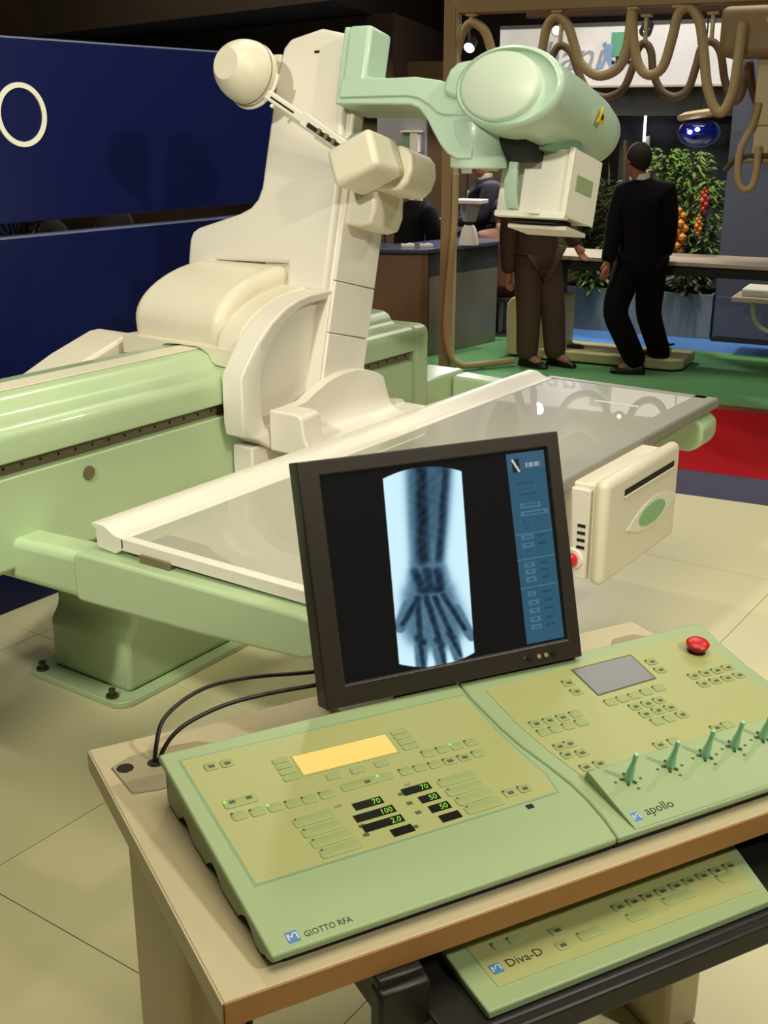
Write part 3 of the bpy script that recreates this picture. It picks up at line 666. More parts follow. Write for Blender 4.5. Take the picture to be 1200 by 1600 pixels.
text('console_lettering', 'apollo', 'logod', rc, RT @ T((.990, .016, .0006)), .022, .0002, .95)

# lower console on the tray
LF = DESK @ T((0, 0, .652)) 
lw = thing('keypad_console', 'slim mint keypad console with cream membrane on black tray under desk', 'console', DESK @ T((.9, 1.08, .648)))
obj('top_shell', MB(DESK).prism([(.655, .972), (1.135, .975), (1.30, 1.20), (1.30, 1.28), (.70, 1.28)] if 0 else [(.655, .972), (1.140, .972), (1.190, 1.115), (1.19, 1.25), (.665, 1.25)], .6485, .662, 'z'), 'mintc', lw, .003)
LM = DESK @ T((0, 0, .662))
mem3 = obj('membrane', MB(LM).prism([(.690, 1.003), (1.130, .998), (1.162, 1.105), (1.162, 1.2), (.695, 1.2)], -.001, .0008, 'z'), 'membrane', lw)
keys([(.811, 1.030)], .020, .018, mem3, LM, L0, 'all', led=False); keys([(.822, 1.058)], .024, .016, mem3, LM, L0, 'all', led=False)
keys([(.859, 1.032), (.944, 1.032)], .040, .018, mem3, LM, L0); keys([(1.02, 1.036)], .056, .018, mem3, LM, L0); keys([(1.115, 1.04)], .034, .02, mem3, LM, L0)
keys([(.735, 1.070), (.760, 1.070)], .022, .014, mem3, LM, L0)
keys([(.93 + .026 * i, 1.058) for i in range(9)], .022, .016, mem3, LM, L0, 'all')
maker(lw, LM @ T((0, 0, .0012)), .698, 1.024, .0155)
text('console_lettering', 'Diva-D', 'logod', lw, LM @ T((.722, 1.027, .001)), .021, .0002, .95)

# ------------------------------------------------------------------ monitor
MY, MT = -.055, .294
MF = DESK @ T((.906, 1.462, .840)) @ Matrix.Rotation(MY, 4, 'Z') @ Matrix.Rotation(-MT, 4, 'X')   # x along, y depth (away), z up the face
mo = thing('monitor', 'black flat monitor showing blue x-ray of a hand and wrist', 'monitor', DESK @ T((.906, 1.56, .75)))
W_, H_ = .477, .394
fx0, fx1, fz0, fz1 = -W_ / 2, W_ / 2, 0, H_
ax0, ax1, az0, az1 = -W_ / 2 + .036, W_ / 2 - .025, .034, H_ - .024
fb = MB(MF)
def ring4(x0, x1, z0, z1, y): return [(x0, y, z0), (x1, y, z0), (x1, y, z1), (x0, y, z1)]
fb.loft([ring4(fx0 + .006, fx1 - .006, fz0 + .006, fz1 - .006, .055), ring4(fx0, fx1, fz0, fz1, .04), ring4(fx0, fx1, fz0, fz1, .0), ring4(ax0, ax1, az0, az1, .0), ring4(ax0, ax1, az0, az1, .006)])
obj('frame', fb, 'bezel', mo, .0022)
NX, NZ = 380, 310
def quad(P, s, t):
    a, b, c_, d_ = P; x = (1 - t) * ((1 - s) * a[0] + s * b[0]) + t * ((1 - s) * d_[0] + s * c_[0]); y = (1 - t) * ((1 - s) * a[1] + s * b[1]) + t * ((1 - s) * d_[1] + s * c_[1]); return x, y
AQ = ((165, 215), (1010, 120), (1085, 845), (260, 1022))
def seg(p, q, r0, r1, x, y):
    dx, dy = q[0] - p[0], q[1] - p[1]; L2 = dx * dx + dy * dy; t = max(0, min(1, ((x - p[0]) * dx + (y - p[1]) * dy) / L2))
    d = math.hypot(x - p[0] - dx * t, y - p[1] - dy * t); return d / (r0 + (r1 - r0) * t)
SOFT = [((560, 150), (555, 420), 88, 74), ((555, 420), (552, 560), 74, 66), ((552, 560), (560, 690), 68, 95), ((560, 690), (575, 780), 100, 120), ((500, 720), (455, 800), 45, 26),
        ((530, 760), (530, 960), 40, 20), ((575, 760), (605, 960), 40, 20), ((620, 760), (668, 930), 38, 18), ((650, 740), (715, 840), 34, 18)]
BONE = [((528, 150), (535, 540), 20, 30), ((628, 150), (596, 540), 16, 18), ((520, 690), (462, 790), 14, 11), ((515, 690), (527, 850), 14, 12), ((548, 690), (598, 860), 14, 12), ((580, 690), (640, 830), 13, 11), ((610, 680), (690, 810), 13, 10),
        ((527, 870), (538, 950), 12, 10), ((600, 880), (618, 945), 12, 10), ((645, 850), (675, 910), 11, 9), ((515, 845), (537, 862), 16, 16), ((588, 850), (606, 872), 16, 16), ((630, 825), (648, 845), 14, 14),
        ((505, 590), (530, 640), 20, 22), ((550, 590), (560, 650), 22, 22), ((590, 590), (600, 645), 20, 20), ((530, 660), (600, 655), 20, 20)]
def xray(x, y):
    # collimated strip with curved ends
    fl = 390 + (450 - 390) * (y - 235) / 700; fr_ = 680 + (725 - 680) * (y - 210) / 675
    u = (x - (fl + fr_) / 2) / ((fr_ - fl) / 2)
    top = 192 + 30 * u * u - 12 * u; bot = 952 - 30 * u * u - 22 * u
    edge = max(0, min(1, min((1 - abs(u)) * (fr_ - fl) / 2, y - top, bot - y) / 2.4 + .5))
    if edge <= 0: return None
    s = 0.
    for p, q, r0, r1 in SOFT:
        d = seg(p, q, r0, r1, x, y); s = max(s, 1 / (1 + math.exp((d - 1) * 11)))
    b = 0.
    for p, q, r0, r1 in BONE:
        d = seg(p, q, r0, r1, x, y); b = max(b, max(0, 1.05 - d * d * .75) if d < 1.15 else 0)
    base = (.62, .88, 1.0); k = 1 - .74 * s - .20 * min(1, b) * s
    k *= 1 - .35 * s / (1 + math.exp((y - 440) / 40))
    nz = .025 * math.sin(x * .11 + 2 * math.sin(y * .05)) * math.sin(y * .09 + x * .03) * s
    k = max(.02, k + nz)
    return (base[0] * k ** 1.55 * edge, base[1] * k ** 1.25 * edge, base[2] * k ** 1.05 * edge)
ROWS = [(.17, .83, .94, 0), (.20, .83, .94, 1), (.225, .84, .96, 0), (.285, .85, .95, 2), (.325, .85, .98, 2), (.365, .84, .90, 1), (.40, .84, .90, 1), (.445, .84, .90, 2), (.485, .84, .90, 2), (.52, .84, .90, 1), (.585, .84, .89, 2), (.62, .84, .89, 2),
        (.66, .84, .89, 2), (.735, .84, .88, 2), (.78, .84, .89, 2), (.82, .84, .89, 2), (.865, .84, .89, 2), (.905, .84, .89, 2)]
def side(s, t):
    c = (.026, .092, .15)
    if t < .10: c = (.04, .10, .16)
    if .045 < t < .11:
        if .835 < s < .87: c = (.012, .02, .03) if abs((s - .8525) * 2.2 - (t - .078)) > .012 else (.55, .55, .45)
        elif .895 < s < .965 and abs(t - .08) < .012: c = (.45, .5, .52) if int(s * 230) % 2 else c
    for r0, a, b, kd in ROWS:
        if abs(t - r0) < .013 and a < s < b:
            if kd == 2: c = (.05, .16, .24)
            elif kd == 1: c = (.03, .10, .17) if abs(t - r0) > .008 or s - a < .004 or b - s < .004 else (.03, .105, .165)
            if abs(t - r0) < .005 and a + .015 < s < b - .015 and int(s * 250) % 3: c = (.02, .06, .10)
        if kd == 2 and t > .42 and abs(t - r0) < .006 and .915 < s < .955 and int(s * 250) % 3: c = (.012, .05, .085)
    if abs(t - .425) < .002 or abs(t - .555) < .002 or abs(t - .70) < .002: c = (.09, .22, .31)
    return c
vs, fs, cols = [], [], []
for j in range(NZ + 1):
    for i in range(NX + 1):
        s, t = i / NX, j / NZ; vs.append((ax0 + (ax1 - ax0) * s, .0055, az1 - (az1 - az0) * t))
        x, y = quad(AQ, s, t); c = xray(x, y)
        if c is None:
            c = side(s, t) if .812 < s < .992 and .015 < t < .985 else (.003, .003, .0035)
        cols.append(c)
for j in range(NZ):
    for i in range(NX): k = j * (NX + 1) + i; fs.append((k, k + 1, k + NX + 2, k + NX + 1))
sm = MB(MF).add(vs, fs)
def screen_mat():
    mt = D.materials.new('screen_picture'); mt.use_nodes = True; n = mt.node_tree.nodes; l = mt.node_tree.links; b = n['Principled BSDF']
    b.inputs['Base Color'].default_value = (.008, .008, .008, 1); b.inputs['Roughness'].default_value = .16; b.inputs['Specular IOR Level'].default_value = .5
    at = n.new('ShaderNodeVertexColor'); at.layer_name = 'picture'; l.new(at.outputs['Color'], b.inputs['Emission Color']); b.inputs['Emission Strength'].default_value = .78
    return mt
scn = obj('screen', sm, screen_mat(), mo, smooth=0)
ca_ = scn.data.color_attributes.new('picture', 'FLOAT_COLOR', 'POINT')
ca_.data.foreach_set('color', [q for c in cols for q in (*c, 1.)])
for k, x in enumerate((.135, .152, .166, .183)):
    obj('menu_button', MB(MF @ T((x, 0, .016))).lathe([(0, -.002), (.0055 - (.0015 if k in (1, 2) else 0), -.002), (.0055 - (.0015 if k in (1, 2) else 0), .002), (0, .002)], 14, ax='y'), 'grey' if k in (1, 2) else 'black', mo)
piece('led', LEDOFF, 'keymark', mo, MF @ T((.124, 0, .018)) @ Matrix.Rotation(R(90), 4, 'X'))
obj('rear_housing', MB(MF).box(-.16, .16, .054, .085, .06, .33), 'black', mo, .01)
obj('stand_neck', DB().prism([(1.56, .752), (1.60, .752), (1.615, 1.0), (1.575, 1.0)], .85, .96, 'x'), 'black', mo, .006)
obj('stand_base', DB().box(.74, 1.07, 1.505, 1.675, .75, .764), 'grey', mo, .005)

# two cables
def cable(name, pts, r, label):
    p = [tuple(DESK @ Vector(q)) for q in pts]; o = obj(name, MB().tube(resample(spline(p, 10), .012), r, 8), 'cable'); return tag(o, label, 'cable', 'monitor cables')
cable('cable', [(.418, 1.594, .735), (.424, 1.600, .775), (.45, 1.625, .812), (.52, 1.645, .835), (.60, 1.635, .842), (.70, 1.60, .845), (.80, 1.58, .85)], .0036, 'upper black cable arching from grommet to back of monitor')
cable('cable', [(.420, 1.588, .735), (.432, 1.592, .770), (.468, 1.60, .800), (.54, 1.605, .818), (.62, 1.60, .824), (.72, 1.58, .83), (.80, 1.575, .84)], .0036, 'lower black cable arching from grommet to back of monitor')

# ================================================================== far stand
def GB(): return MB(GF)
def G(a, b, z): return tuple(GF @ Vector((a, b, z)))
slw = thing('wall_slate', None, None, GF @ T((2, 2.8, 0))); slw['kind'] = 'structure'
obj('board', GB().box(1.70, 4.2, 2.50, 2.58, 0, 2.5), 'slate', slw, .004)
obj('rear_board', GB().box(.45, 1.68, 3.55, 3.6, 0, 2.16), 'slate', slw)
obj('floor_channel', GB().box(1.70, 4.2, 2.46, 2.5, 0.0, .035), 'dark', slw)
obj('kick_board', GB().box(1.72, 4.2, 2.485, 2.50, .04, .40), 'slate', slw, .004)
obj('wall_warm', GB().box(-3.2, -.05, 4.2, 4.3, -.09, 2.5), 'counter', kind='structure', smooth=0)
obj('trim_5', GB().box(-1.2, 1.75, 3.05, 3.5, 1.93, 2.19), 'slated', kind='structure', smooth=0)

# sign fascia
sg = thing('fascia_sign', 'white lit fascia sign with grey italic lettering above planted trough', 'sign', GF @ T((.7, 2.9, 2.19)))
obj('panel', GB().box(-.60, 1.60, 2.92, 3.04, 2.19, 2.70), 'sign', sg, .004)
obj('sign_edge', GB().box(-.60, 1.60, 2.915, 3.045, 2.175, 2.192), 'tabletop2', sg)
obj('top_edge', GB().box(-.60, 1.60, 2.915, 3.045, 2.70, 2.73), 'slated', sg)
SF = GF @ T((0, 2.917, 0)) @ Matrix.Rotation(R(90), 4, 'X')
text('lettering', 'stephani', 'signtxt', sg, SF @ T((.40, 2.33, 0)), .37, .002, .98, 'RIGHT', shear=.3)
fx = -.20
obj('blue_figure', GB().prism([(fx + q, z) for q, z in ((.57, 2.34), (.62, 2.34), (.65, 2.42), (.69, 2.34), (.74, 2.34), (.685, 2.46), (.71, 2.53), (.66, 2.55), (.62, 2.52), (.625, 2.43))], 2.913, 2.92, 'y'), 'signblue', sg)
obj('green_square', GB().box(.485, .70, 2.914, 2.92, 2.44, 2.645), 'signgreen', sg)
cb = GB()
for i in range(5):
    for j in range(4):
        if j <= i: cb.box(.50 + i * .036, .50 + i * .036 + .029, 2.911, 2.914, 2.375 + j * .036, 2.375 + j * .036 + .029)
obj('black_chequer', cb, 'dark', sg, kind='stuff')

# post with overhead rail
pt = thing('support_post', 'tall beige square post standing on the green carpet', 'post', GF @ T((.04, .29, 0)))
obj('shaft', GB().box(-.01, .075, .25, .345, .012, 2.95), 'post', pt, .006)
obj('foot_plate', GB().box(-.035, .10, .225, .37, 0, .012), 'post', pt, .002)
obj('side_strip', GB().box(.075, .10, .27, .325, .012, 2.95), 'beige', pt, .003)
rl = thing('overhead_rail', 'beige overhead rail that the corrugated hoses hang from', 'rail', GF @ T((1.2, .3, 2.66)))
obj('rail_beam', GB().prism([(.26, 2.62), (.26, 2.72), (.34, 2.72), (.34, 2.62), (.32, 2.61), (.28, 2.61)], .1, 3.2, 'x'), 'post', rl, .004)
obj('rear_beam', GB().prism([(.86, 2.62), (.86, 2.68), (.94, 2.68), (.94, 2.62)], .4, 3.2, 'x'), 'hall2', rl, .004)
obj('cross_beam', GB().box(3.0, 3.1, .26, .94, 2.55, 2.70), 'post', rl, .004)
def hanger(a, b, z, zt): 
    h = obj('hose_hanger', GB().box(a - .012, a + .012, b - .02, b + .02, z, zt), 'beige', rl, .002)
    obj('trolley', GB().box(a - .04, a + .04, b - .03, b + .03, zt - .03, zt + .01), 'beige', h, .004)
for a in (.19, .84, 1.38, 1.69): hanger(a, .3, 2.55 if a < 1 else 2.58, 2.63)
for a in (.67, 1.32, 1.80): hanger(a, .9, 2.44, 2.63)
front = [(.065, .3, 1.83), (.065, .3, 2.14), (.075, .3, 2.34), (.12, .3, 2.49), (.19, .3, 2.555), (.29, .3, 2.50), (.35, .3, 2.36), (.39, .3, 2.18), (.48, .3, 1.96), (.57, .3, 1.91), (.65, .3, 1.96), (.71, .3, 2.18), (.74, .3, 2.37), (.77, .3, 2.52), (.84, .3, 2.575), (.92, .3, 2.51), (.98, .3, 2.37), (1.03, .3, 2.26),
         (1.16, .3, 2.18), (1.3, .3, 2.23), (1.355, .3, 2.38), (1.372, .3, 2.60), (1.392, .3, 2.42), (1.44, .3, 2.25), (1.52, .3, 2.18), (1.61, .3, 2.23), (1.66, .3, 2.41), (1.69, .3, 2.56), (1.76, .3, 2.60), (1.83, .3, 2.52), (1.87, .3, 2.37), (1.93, .3, 2.08), (2.02, .3, 1.93), (2.09, .3, 2.04), (2.11, .3, 2.24), (2.12, .3, 2.50)]
rear = [(.57, .9, 2.0), (.59, .9, 2.2), (.61, .9, 2.34), (.67, .9, 2.42), (.76, .9, 2.37), (.82, .9, 2.24), (.90, .9, 2.11), (1.04, .9, 2.05), (1.17, .9, 2.1), (1.235, .9, 2.24), (1.27, .9, 2.38), (1.32, .9, 2.42), (1.37, .9, 2.36), (1.40, .9, 2.21), (1.47, .9, 2.09), (1.57, .9, 2.05), (1.66, .9, 2.1), (1.705, .9, 2.25), (1.735, .9, 2.38),
        (1.8, .9, 2.42), (1.87, .9, 2.35), (1.92, .9, 2.16), (1.985, .9, 2.02), (2.04, .9, 2.05), (2.06, .9, 2.18), (2.08, .9, 2.27), (2.12, .9, 2.09), (2.18, .9, 1.98), (2.26, .9, 1.96)]
def hose(pts, r, mt, label, n=10):
    p = [G(*q) for q in resample(spline(pts, 10), .012)]
    o = obj('corrugated_hose', MB().tube(p, r, n, .035), mt); return tag(o, label, 'hose')
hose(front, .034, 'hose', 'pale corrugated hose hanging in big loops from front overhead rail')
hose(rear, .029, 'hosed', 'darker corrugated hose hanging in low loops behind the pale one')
hose([(.115, .235, 1.5), (.115, .235, 1.2), (.112, .22, .98), (.085, .215, .63), (.08, .20, .33), (.12, .2, .13), (.20, .22, .05), (.29, .32, .04), (.42, .5, .04), (.50, .62, .04)], .026, 'hose', 'pale corrugated hose running down the beige post onto green carpet')

# ceiling suspended unit
su = thing('suspended_unit', 'brown ceiling suspended unit with telescopic column and handle', 'x-ray unit', GF @ T((2.3, .62, 2.3)))
obj('carriage', GB().box(1.95, 2.75, .40, .85, 2.29, 2.61), 'post', su, .05, 4)
obj('telescopic_column', GB().box(2.20, 2.34, .55, .69, 1.85, 2.29), 'beige', su, .01)
obj('inner_column', GB().box(2.215, 2.325, .565, .675, 1.66, 1.85), 'beige', su, .008)
obj('handle_bar', GB().tube([(2.04, .56, 1.545), (2.10, .56, 1.62), (2.16, .56, 1.645), (2.42, .56, 1.655)], .02, 8), 'stem', su)
obj('handle_plate', GB().box(2.12, 2.42, .555, .68, 1.60, 1.665), 'post', su, .01)
obj('green_button', GB().box(2.19, 2.235, .545, .556, 1.615, 1.65), 'mintd', su, .003)
obj('warning_label', GB().box(2.25, 2.29, .395, .401, 2.50, 2.53), 'warn', su)
hose([(2.235, .52, 2.0), (2.21, .52, 1.86), (2.15, .50, 1.70), (2.142, .50, 1.56), (2.165, .50, 1.46), (2.21, .50, 1.425), (2.255, .50, 1.46), (2.27, .50, 1.58), (2.265, .50, 1.72)], .026, 'hose', 'short corrugated hose loop under the suspended unit handle')

# pendant lamp with blue glass
pl_ = thing('pendant_lamp', 'pendant lamp with pale disc over a blue glass globe', 'lamp', GF @ T((1.64, 1.5, 1.9)))
obj('disc_shade', MB(GF @ T((1.64, 1.5, 1.93)) @ Matrix.Rotation(R(-8), 4, 'Y')).lathe([(0, -.03), (.16, -.03), (.175, -.015), (.175, .01), (.12, .03), (0, .035)], 32), 'disc', pl_)
obj('blue_globe', MB(GF @ T((1.64, 1.5, 1.77))).lathe([(0, -.085), (.06, -.08), (.12, -.055), (.155, -.01), (.165, .03), (.15, .075), (.11, .11), (0, .125)], 32), 'glassb', pl_)
obj('lamp_cord', GB().tube([(1.64, 1.5, 1.95), (1.64, 1.5, 2.9)], .006, 6), 'black', pl_)
for x, y in ((-.035, -.163), (.02, -.158)): obj('bulb', MB(GF @ T((1.64 + x, 1.5 + y, 1.80 + .02 * (x > 0)))).lathe([(0, -.016), (.014, -.01), (.018, 0), (.014, .01), (0, .016)], 12), 'lampw', pl_)
def spotlamp(a, b, z, label, s=1., beam=True):
    t = thing('spotlight', label, 'spotlight', GF @ T((a, b, z)), 'spotlights under the hall ceiling')
    F_ = GF @ T((a, b, z)) @ Matrix.Rotation(R(-55), 4, 'X')
    obj('can', MB(F_).lathe([(0, .14), (.03, .14), (.05, .10), (.055, .0), (.05, .0), (.04, .05), (0, .05)], 16), 'black', t)
    obj('lens', MB(F_).lathe([(0, .004), (.045 * s, .004), (.045 * s, .012), (0, .012)], 16), 'lampw', t)
    obj('bracket', MB(GF).box(a - .008, a + .008, b - .008, b + .008, z + .05, z + .8), 'black', t)
    if not beam: return
    d = D.lights.new('spotlight_beam', 'SPOT'); d.energy = 115; d.spot_size = R(75); d.color = (1, .93, .95); d.shadow_soft_size = .05
    o = D.objects.new('spotlight_beam', d); COL.objects.link(o); o.location = GF @ Vector((a, b - .05, z - .03)); aim(o, GF @ Vector((a + .3, b - 2.2, .3)))
spotlamp(-.74, 2.5, 2.52, 'bright spotlight seen beside the post through the first hose loop', 1.2)
spotlamp(.10, 2.5, 2.64, 'bright spotlight seen above the tube head through second hose loop', .9)
spotlamp(.90, 2.5, 2.61, 'small spotlight in front of the blank half of the white sign', .4, False)

# elevating patient table
et = thing('patient_table', 'long pale patient table on boxy column behind the two standing men', 'table', GF @ T((1.1, 1.2, 0)))
obj('table_top', GB().box(.22, 2.72, 1.02, 1.62, .815, .85), 'tabletop2', et, .006)
obj('under_rail', GB().box(.30, 2.70, 1.06, 1.58, .735, .815), 'dark', et, .004)
obj('column', GB().prism([(.30, .02), (.30, .44), (.33, .49), (.42, .52), (.74, .52), (.76, .50), (.76, .02)], .95, 1.35, 'y'), 'beige', et, .012, 3)
obj('lift', GB().box(.40, .70, 1.05, 1.30, .52, .735), 'slated', et)
obj('base', GB().prism([(.60, .92), (1.70, .92), (1.78, 1.0), (1.78, 1.42), (.60, 1.42)], .015, .095, 'z'), 'beige', et, .012, 3)
for a in (.86, 1.50): obj('pedal', MB(GF @ T((a, 1.10, .095))).lathe([(0, 0), (.075, 0), (.075, .014), (.06, .022), (0, .022)], 20, sx=1., sy=.6), 'dark', et)
obj('stem', GB().box(1.60, 1.66, 1.04, 1.09, .095, .165), 'beige', et, .004)
kn = MB(GF)
for k in range(3):
    c_, s_ = math.cos(k * 2.09), math.sin(k * 2.09); kn.tube([(1.63, 1.065, .185), (1.63 + .05 * c_, 1.065 + .05 * s_, .20)], .009, 6)
kn.tube([(1.63, 1.065, .16), (1.63, 1.065, .205)], .012, 8)
obj('hand_knob', kn, 'dark', et)

# counter with blue grey top
cpts = [(-.281, .644), (-.022, 1.58), (-.9, 1.95), (-1.6, .15), (-.9, .38)]
ct = thing('reception_counter', 'brown and glass counter with blue grey top behind the post', 'counter', GF @ T((-.6, 1, 0)))
obj('front_panel', GB().prism([(-.285, .645), (-.30, .70), (-1.55, .20), (-1.52, .14)], 0, .85, 'z'), 'counter', ct, .004)
obj('glass_panel', GB().prism([(-.278, .65), (-.03, 1.57), (-.08, 1.58), (-.31, .70)], 0, .66, 'z'), 'counterg', ct, .004)
obj('upper_panel', GB().prism([(-.278, .65), (-.03, 1.57), (-.08, 1.58), (-.31, .70)], .66, .85, 'z'), 'slated', ct, .004)
obj('counter_top', GB().prism([(-.26, .58), (.03, 1.62), (-.40, 1.80), (-.66, .95), (-1.6, .56), (-1.5, .08)], .855, .89, 'z'), 'countert', ct, .008)
for i, (a, b, lb) in enumerate(((-.50, .70, 'small white phone handset lying on the counter near column'), (-.36, .76, 'small white phone handset lying on the counter beside the post'))):
    o = obj('handset', MB(GF @ T((a, b, .89)) @ Matrix.Rotation(R(30), 4, 'Z')).loft([[(x, y * (.5 + .5 * abs(math.sin(t * 2.5))), z) for x, y, z in ((-.055 + .11 * t / 3, -.02, 0), (-.055 + .11 * t / 3, .02, 0), (-.055 + .11 * t / 3, .016, .03 - .008 * (t % 2)), (-.055 + .11 * t / 3, -.016, .03 - .008 * (t % 2)))] for t in range(4)]), 'shirt', bevel=.004)
    tag(o, lb, 'phone')
dv = thing('display_stand', 'white flared display stand on the counter right of the post', 'stand', GF @ T((-.12, 1.1, .89)))
obj('base', MB(GF @ T((-.12, 1.1, .89))).lathe([(0, 0), (.085, 0), (.082, .03), (.06, .13), (.04, .16), (0, .16)], 20), 'shirt', dv)
obj('flare', MB(GF @ T((-.12, 1.1, .89))).lathe([(0, .19), (.045, .19), (.075, .33), (.085, .335), (0, .335)], 4, sx=1.3), 'slated' if 0 else 'clear', dv)
obj('neck', MB(GF @ T((-.12, 1.1, .89))).lathe([(0, .15), (.03, .15), (.03, .20), (0, .20)], 12), 'dark', dv)
obj('top_plate', GB().box(-.24, .01, 1.0, 1.2, 1.228, 1.26), 'shirt', dv, .006)
# grey back panel with little cabinet seen past the column
gpn = thing('grey_screen', 'grey upright screen standing behind the column', 'screen', GF @ T((-.75, 1.35, 0)))
obj('sheet', GB().box(-1.15, -.68, 1.42, 1.45, 1.40, 2.2), 'clear', gpn, .003)
for a in (-1.12, -.71): obj('upright', GB().box(a, a + .03, 1.45, 1.48, -.0, 2.2), 'slated', gpn)
wc = thing('wall_cabinet', 'small white cabinet with dark open side on the grey screen', 'cabinet', GF @ T((-.78, 1.38, 1.6)))
obj('body', GB().box(-.79, -.715, 1.335, 1.419, 1.62, 1.78), 'shirt', wc, .003)
obj('top', GB().box(-.88, -.70, 1.33, 1.419, 1.785, 1.80), 'shirt', wc, .002)
obj('side_panel', GB().box(-.87, -.795, 1.36, 1.419, 1.62, 1.784), 'mintd', wc)
ws = thing('paper_sheet', None, None, GF) if 0 else None
o = obj('notice', GB().box(-1.21, -1.09, 3.5, 3.51, 1.36, 1.58), 'shirt', bevel=.001); tag(o, 'white paper notice hanging behind the counter, right of the post', 'notice')
o = obj('notice_pole', GB().box(-1.16, -1.14, 3.51, 3.53, -.0, 1.60), 'slated'); tag(o, 'thin dark pole carrying the white notice behind counter', 'pole')
o = obj('shelf_box', GB().prism([(-.89, 1.14), (-.89, 1.225), (-.68, 1.225), (-.68, 1.14)], 2.9, 3.1, 'y'), 'shirt', bevel=.006); tag(o, 'white box on the back shelf behind the seated dark haired person', 'box')
bsf = thing('back_shelf', 'dark back shelf behind the counter carrying the white box', 'shelf', GF @ T((-.45, 3, 0)))
obj('shelf_board', GB().box(-1.1, -.5, 2.85, 3.15, 1.11, 1.14), 'slated', bsf, .003)
for a in (-1.08, -.54): obj('shelf_side', GB().box(a, a + .03, 2.87, 3.13, 0, 1.11), 'slated', bsf)

# bed edge at the far right
bd = thing('trolley', 'small beige trolley with white pad and curved leg by slate wall', 'trolley', GF @ T((2.4, 2.0, 0)))
obj('board', GB().box(1.96, 2.95, 1.80, 2.20, .455, .50), 'tabletop2', bd, .006)
obj('pad', GB().box(2.03, 2.9, 1.84, 2.16, .50, .57), 'shirt', bd, .02, 3)
obj('curved_leg', MB(GF).tube([tuple(p) for p in spline([(2.13, 1.9, .455), (2.135, 1.9, .36), (2.18, 1.9, .27), (2.27, 1.9, .22), (2.40, 1.9, .21), (2.55, 1.9, .20)], 6)], .022, 8), 'mint', bd)
obj('lower_frame', GB().box(2.3, 2.9, 1.85, 2.15, .03, .22), 'mint', bd, .01)
for a in (2.35, 2.85):
    for b in (1.87, 2.13): obj('caster', MB(GF @ T((a, b, .03))).lathe([(0, -.015), (.03, -.015), (.03, .015), (0, .015)], 12, ax='x'), 'dark', bd)

# blue stub post at the edge of the aisle
bp_ = thing('barrier_post', 'short dark blue post standing on the slate strip by the red aisle', 'post', GF @ T((1.45, -1.75, -.03)))
px_ = 1.86
obj('shaft', GB().box(1.795, 1.835, -1.80, -1.76, -.02, .42), 'blue', bp_, .003)
obj('foot', GB().box(1.77, 1.86, -1.825, -1.735, -.03, -.018), 'blue', bp_, .002)

# ------------------------------------------------------------------ planter and plants
pn = thing('planter_trough', 'long blue grey planter trough full of tall greenery', 'planter', GF @ T((1.0, 2.75, 0)))
obj('front_board', GB().box(.22, 1.672, 2.545, 2.575, 0, .40), 'planter', pn, .004)
obj('back_board', GB().box(.22, 1.672, 2.98, 3.01, 0, .40), 'planter', pn)
for a in (.22, 1.642): obj('end_board', GB().box(a, a + .03, 2.575, 2.98, 0, .40), 'planter', pn)
obj('soil', GB().box(.25, 1.642, 2.575, 2.98, .2, .37), 'soil', pn)
def leaf_mb(n, cx, cy, z0, z1, rad, ln, wdt, droop, rnd):
    b = GB()
    for i in range(n):
        t = rnd.random(); z = z0 + (z1 - z0) * t; a = rnd.uniform(0, 2 * math.pi); rr = rad * (.25 + .75 * rnd.random()) * (1 - .35 * abs(2 * t - 1) ** 2)
        p = Vector((cx + rr * math.cos(a), cy + rr * .8 * math.sin(a), z)); d = Vector((math.cos(a + rnd.uniform(-.7, .7)), math.sin(a + rnd.uniform(-.7, .7)), rnd.uniform(-.2, .9))).normalized()
        L = ln * rnd.uniform(.6, 1.25); s = d.cross(Vector((0, 0, 1)));
        if s.length < .05: s = Vector((1, 0, 0))
        s = s.normalized() * wdt * rnd.uniform(.7, 1.3) / 2; dz = Vector((0, 0, -droop * L)); e = Vector((0, 0, .12 * wdt))
        q = [p, p + d * L * .35 + s + dz * .12, p + d * L * .35 - s + dz * .12, p + d * L * .75 + s * .7 + dz * .55, p + d * L * .75 - s * .7 + dz * .55, p + d * L + dz, p + d * L * .35 + e * 3 + dz * .12, p + d * L * .75 + e * 2 + dz * .55]
        b.add([tuple(x) for x in q], [(0, 1, 6), (0, 6, 2), (1, 3, 7, 6), (6, 7, 4, 2), (3, 5, 7), (7, 5, 4)])
    return b
def plant(a, b, h, rad, nl, ln, wdt, mt, label, name='tall_plant', droop=.5, bloom=None, z0=.38, lo=.12):
    rnd = random.Random(int(a * 1000 + b * 77)); t = thing(name, label, 'plant', GF @ T((a, b, z0)))
    for k in range(4):
        aa = rnd.uniform(0, 6.28); obj('stem', GB().tube([(a + .02 * math.cos(aa), b + .02 * math.sin(aa), z0 - .02), (a + rad * .4 * math.cos(aa), b + rad * .4 * math.sin(aa), z0 + h * .5), (a + rad * .6 * math.cos(aa), b + rad * .6 * math.sin(aa), z0 + h * .92)], [.012, .009, .005], 6), 'stem', t)
    obj('foliage', leaf_mb(nl, a, b, z0 + h * lo, z0 + h * .95, rad, ln, wdt, droop, rnd), mt, t, smooth=0, kind='stuff')
    if bloom:
        for (da, db, dz, sz, m_) in bloom:
            fbm = GB()
            for k in range(16):
                z = dz + sz * (k / 15 - .5); w_ = sz * .26 * (1 - abs(k / 15 - .45) * .9); an = k * 2.4
                fbm.lathe([(0, -w_ * .5), (w_ * .45, -w_ * .2), (w_ * .5, .02 * 0 + w_ * .15), (0, w_ * .6)], 6, (a + da + w_ * .5 * math.cos(an), b + db + w_ * .5 * math.sin(an), z))
            obj('bloom', fbm, m_, t)
    return t
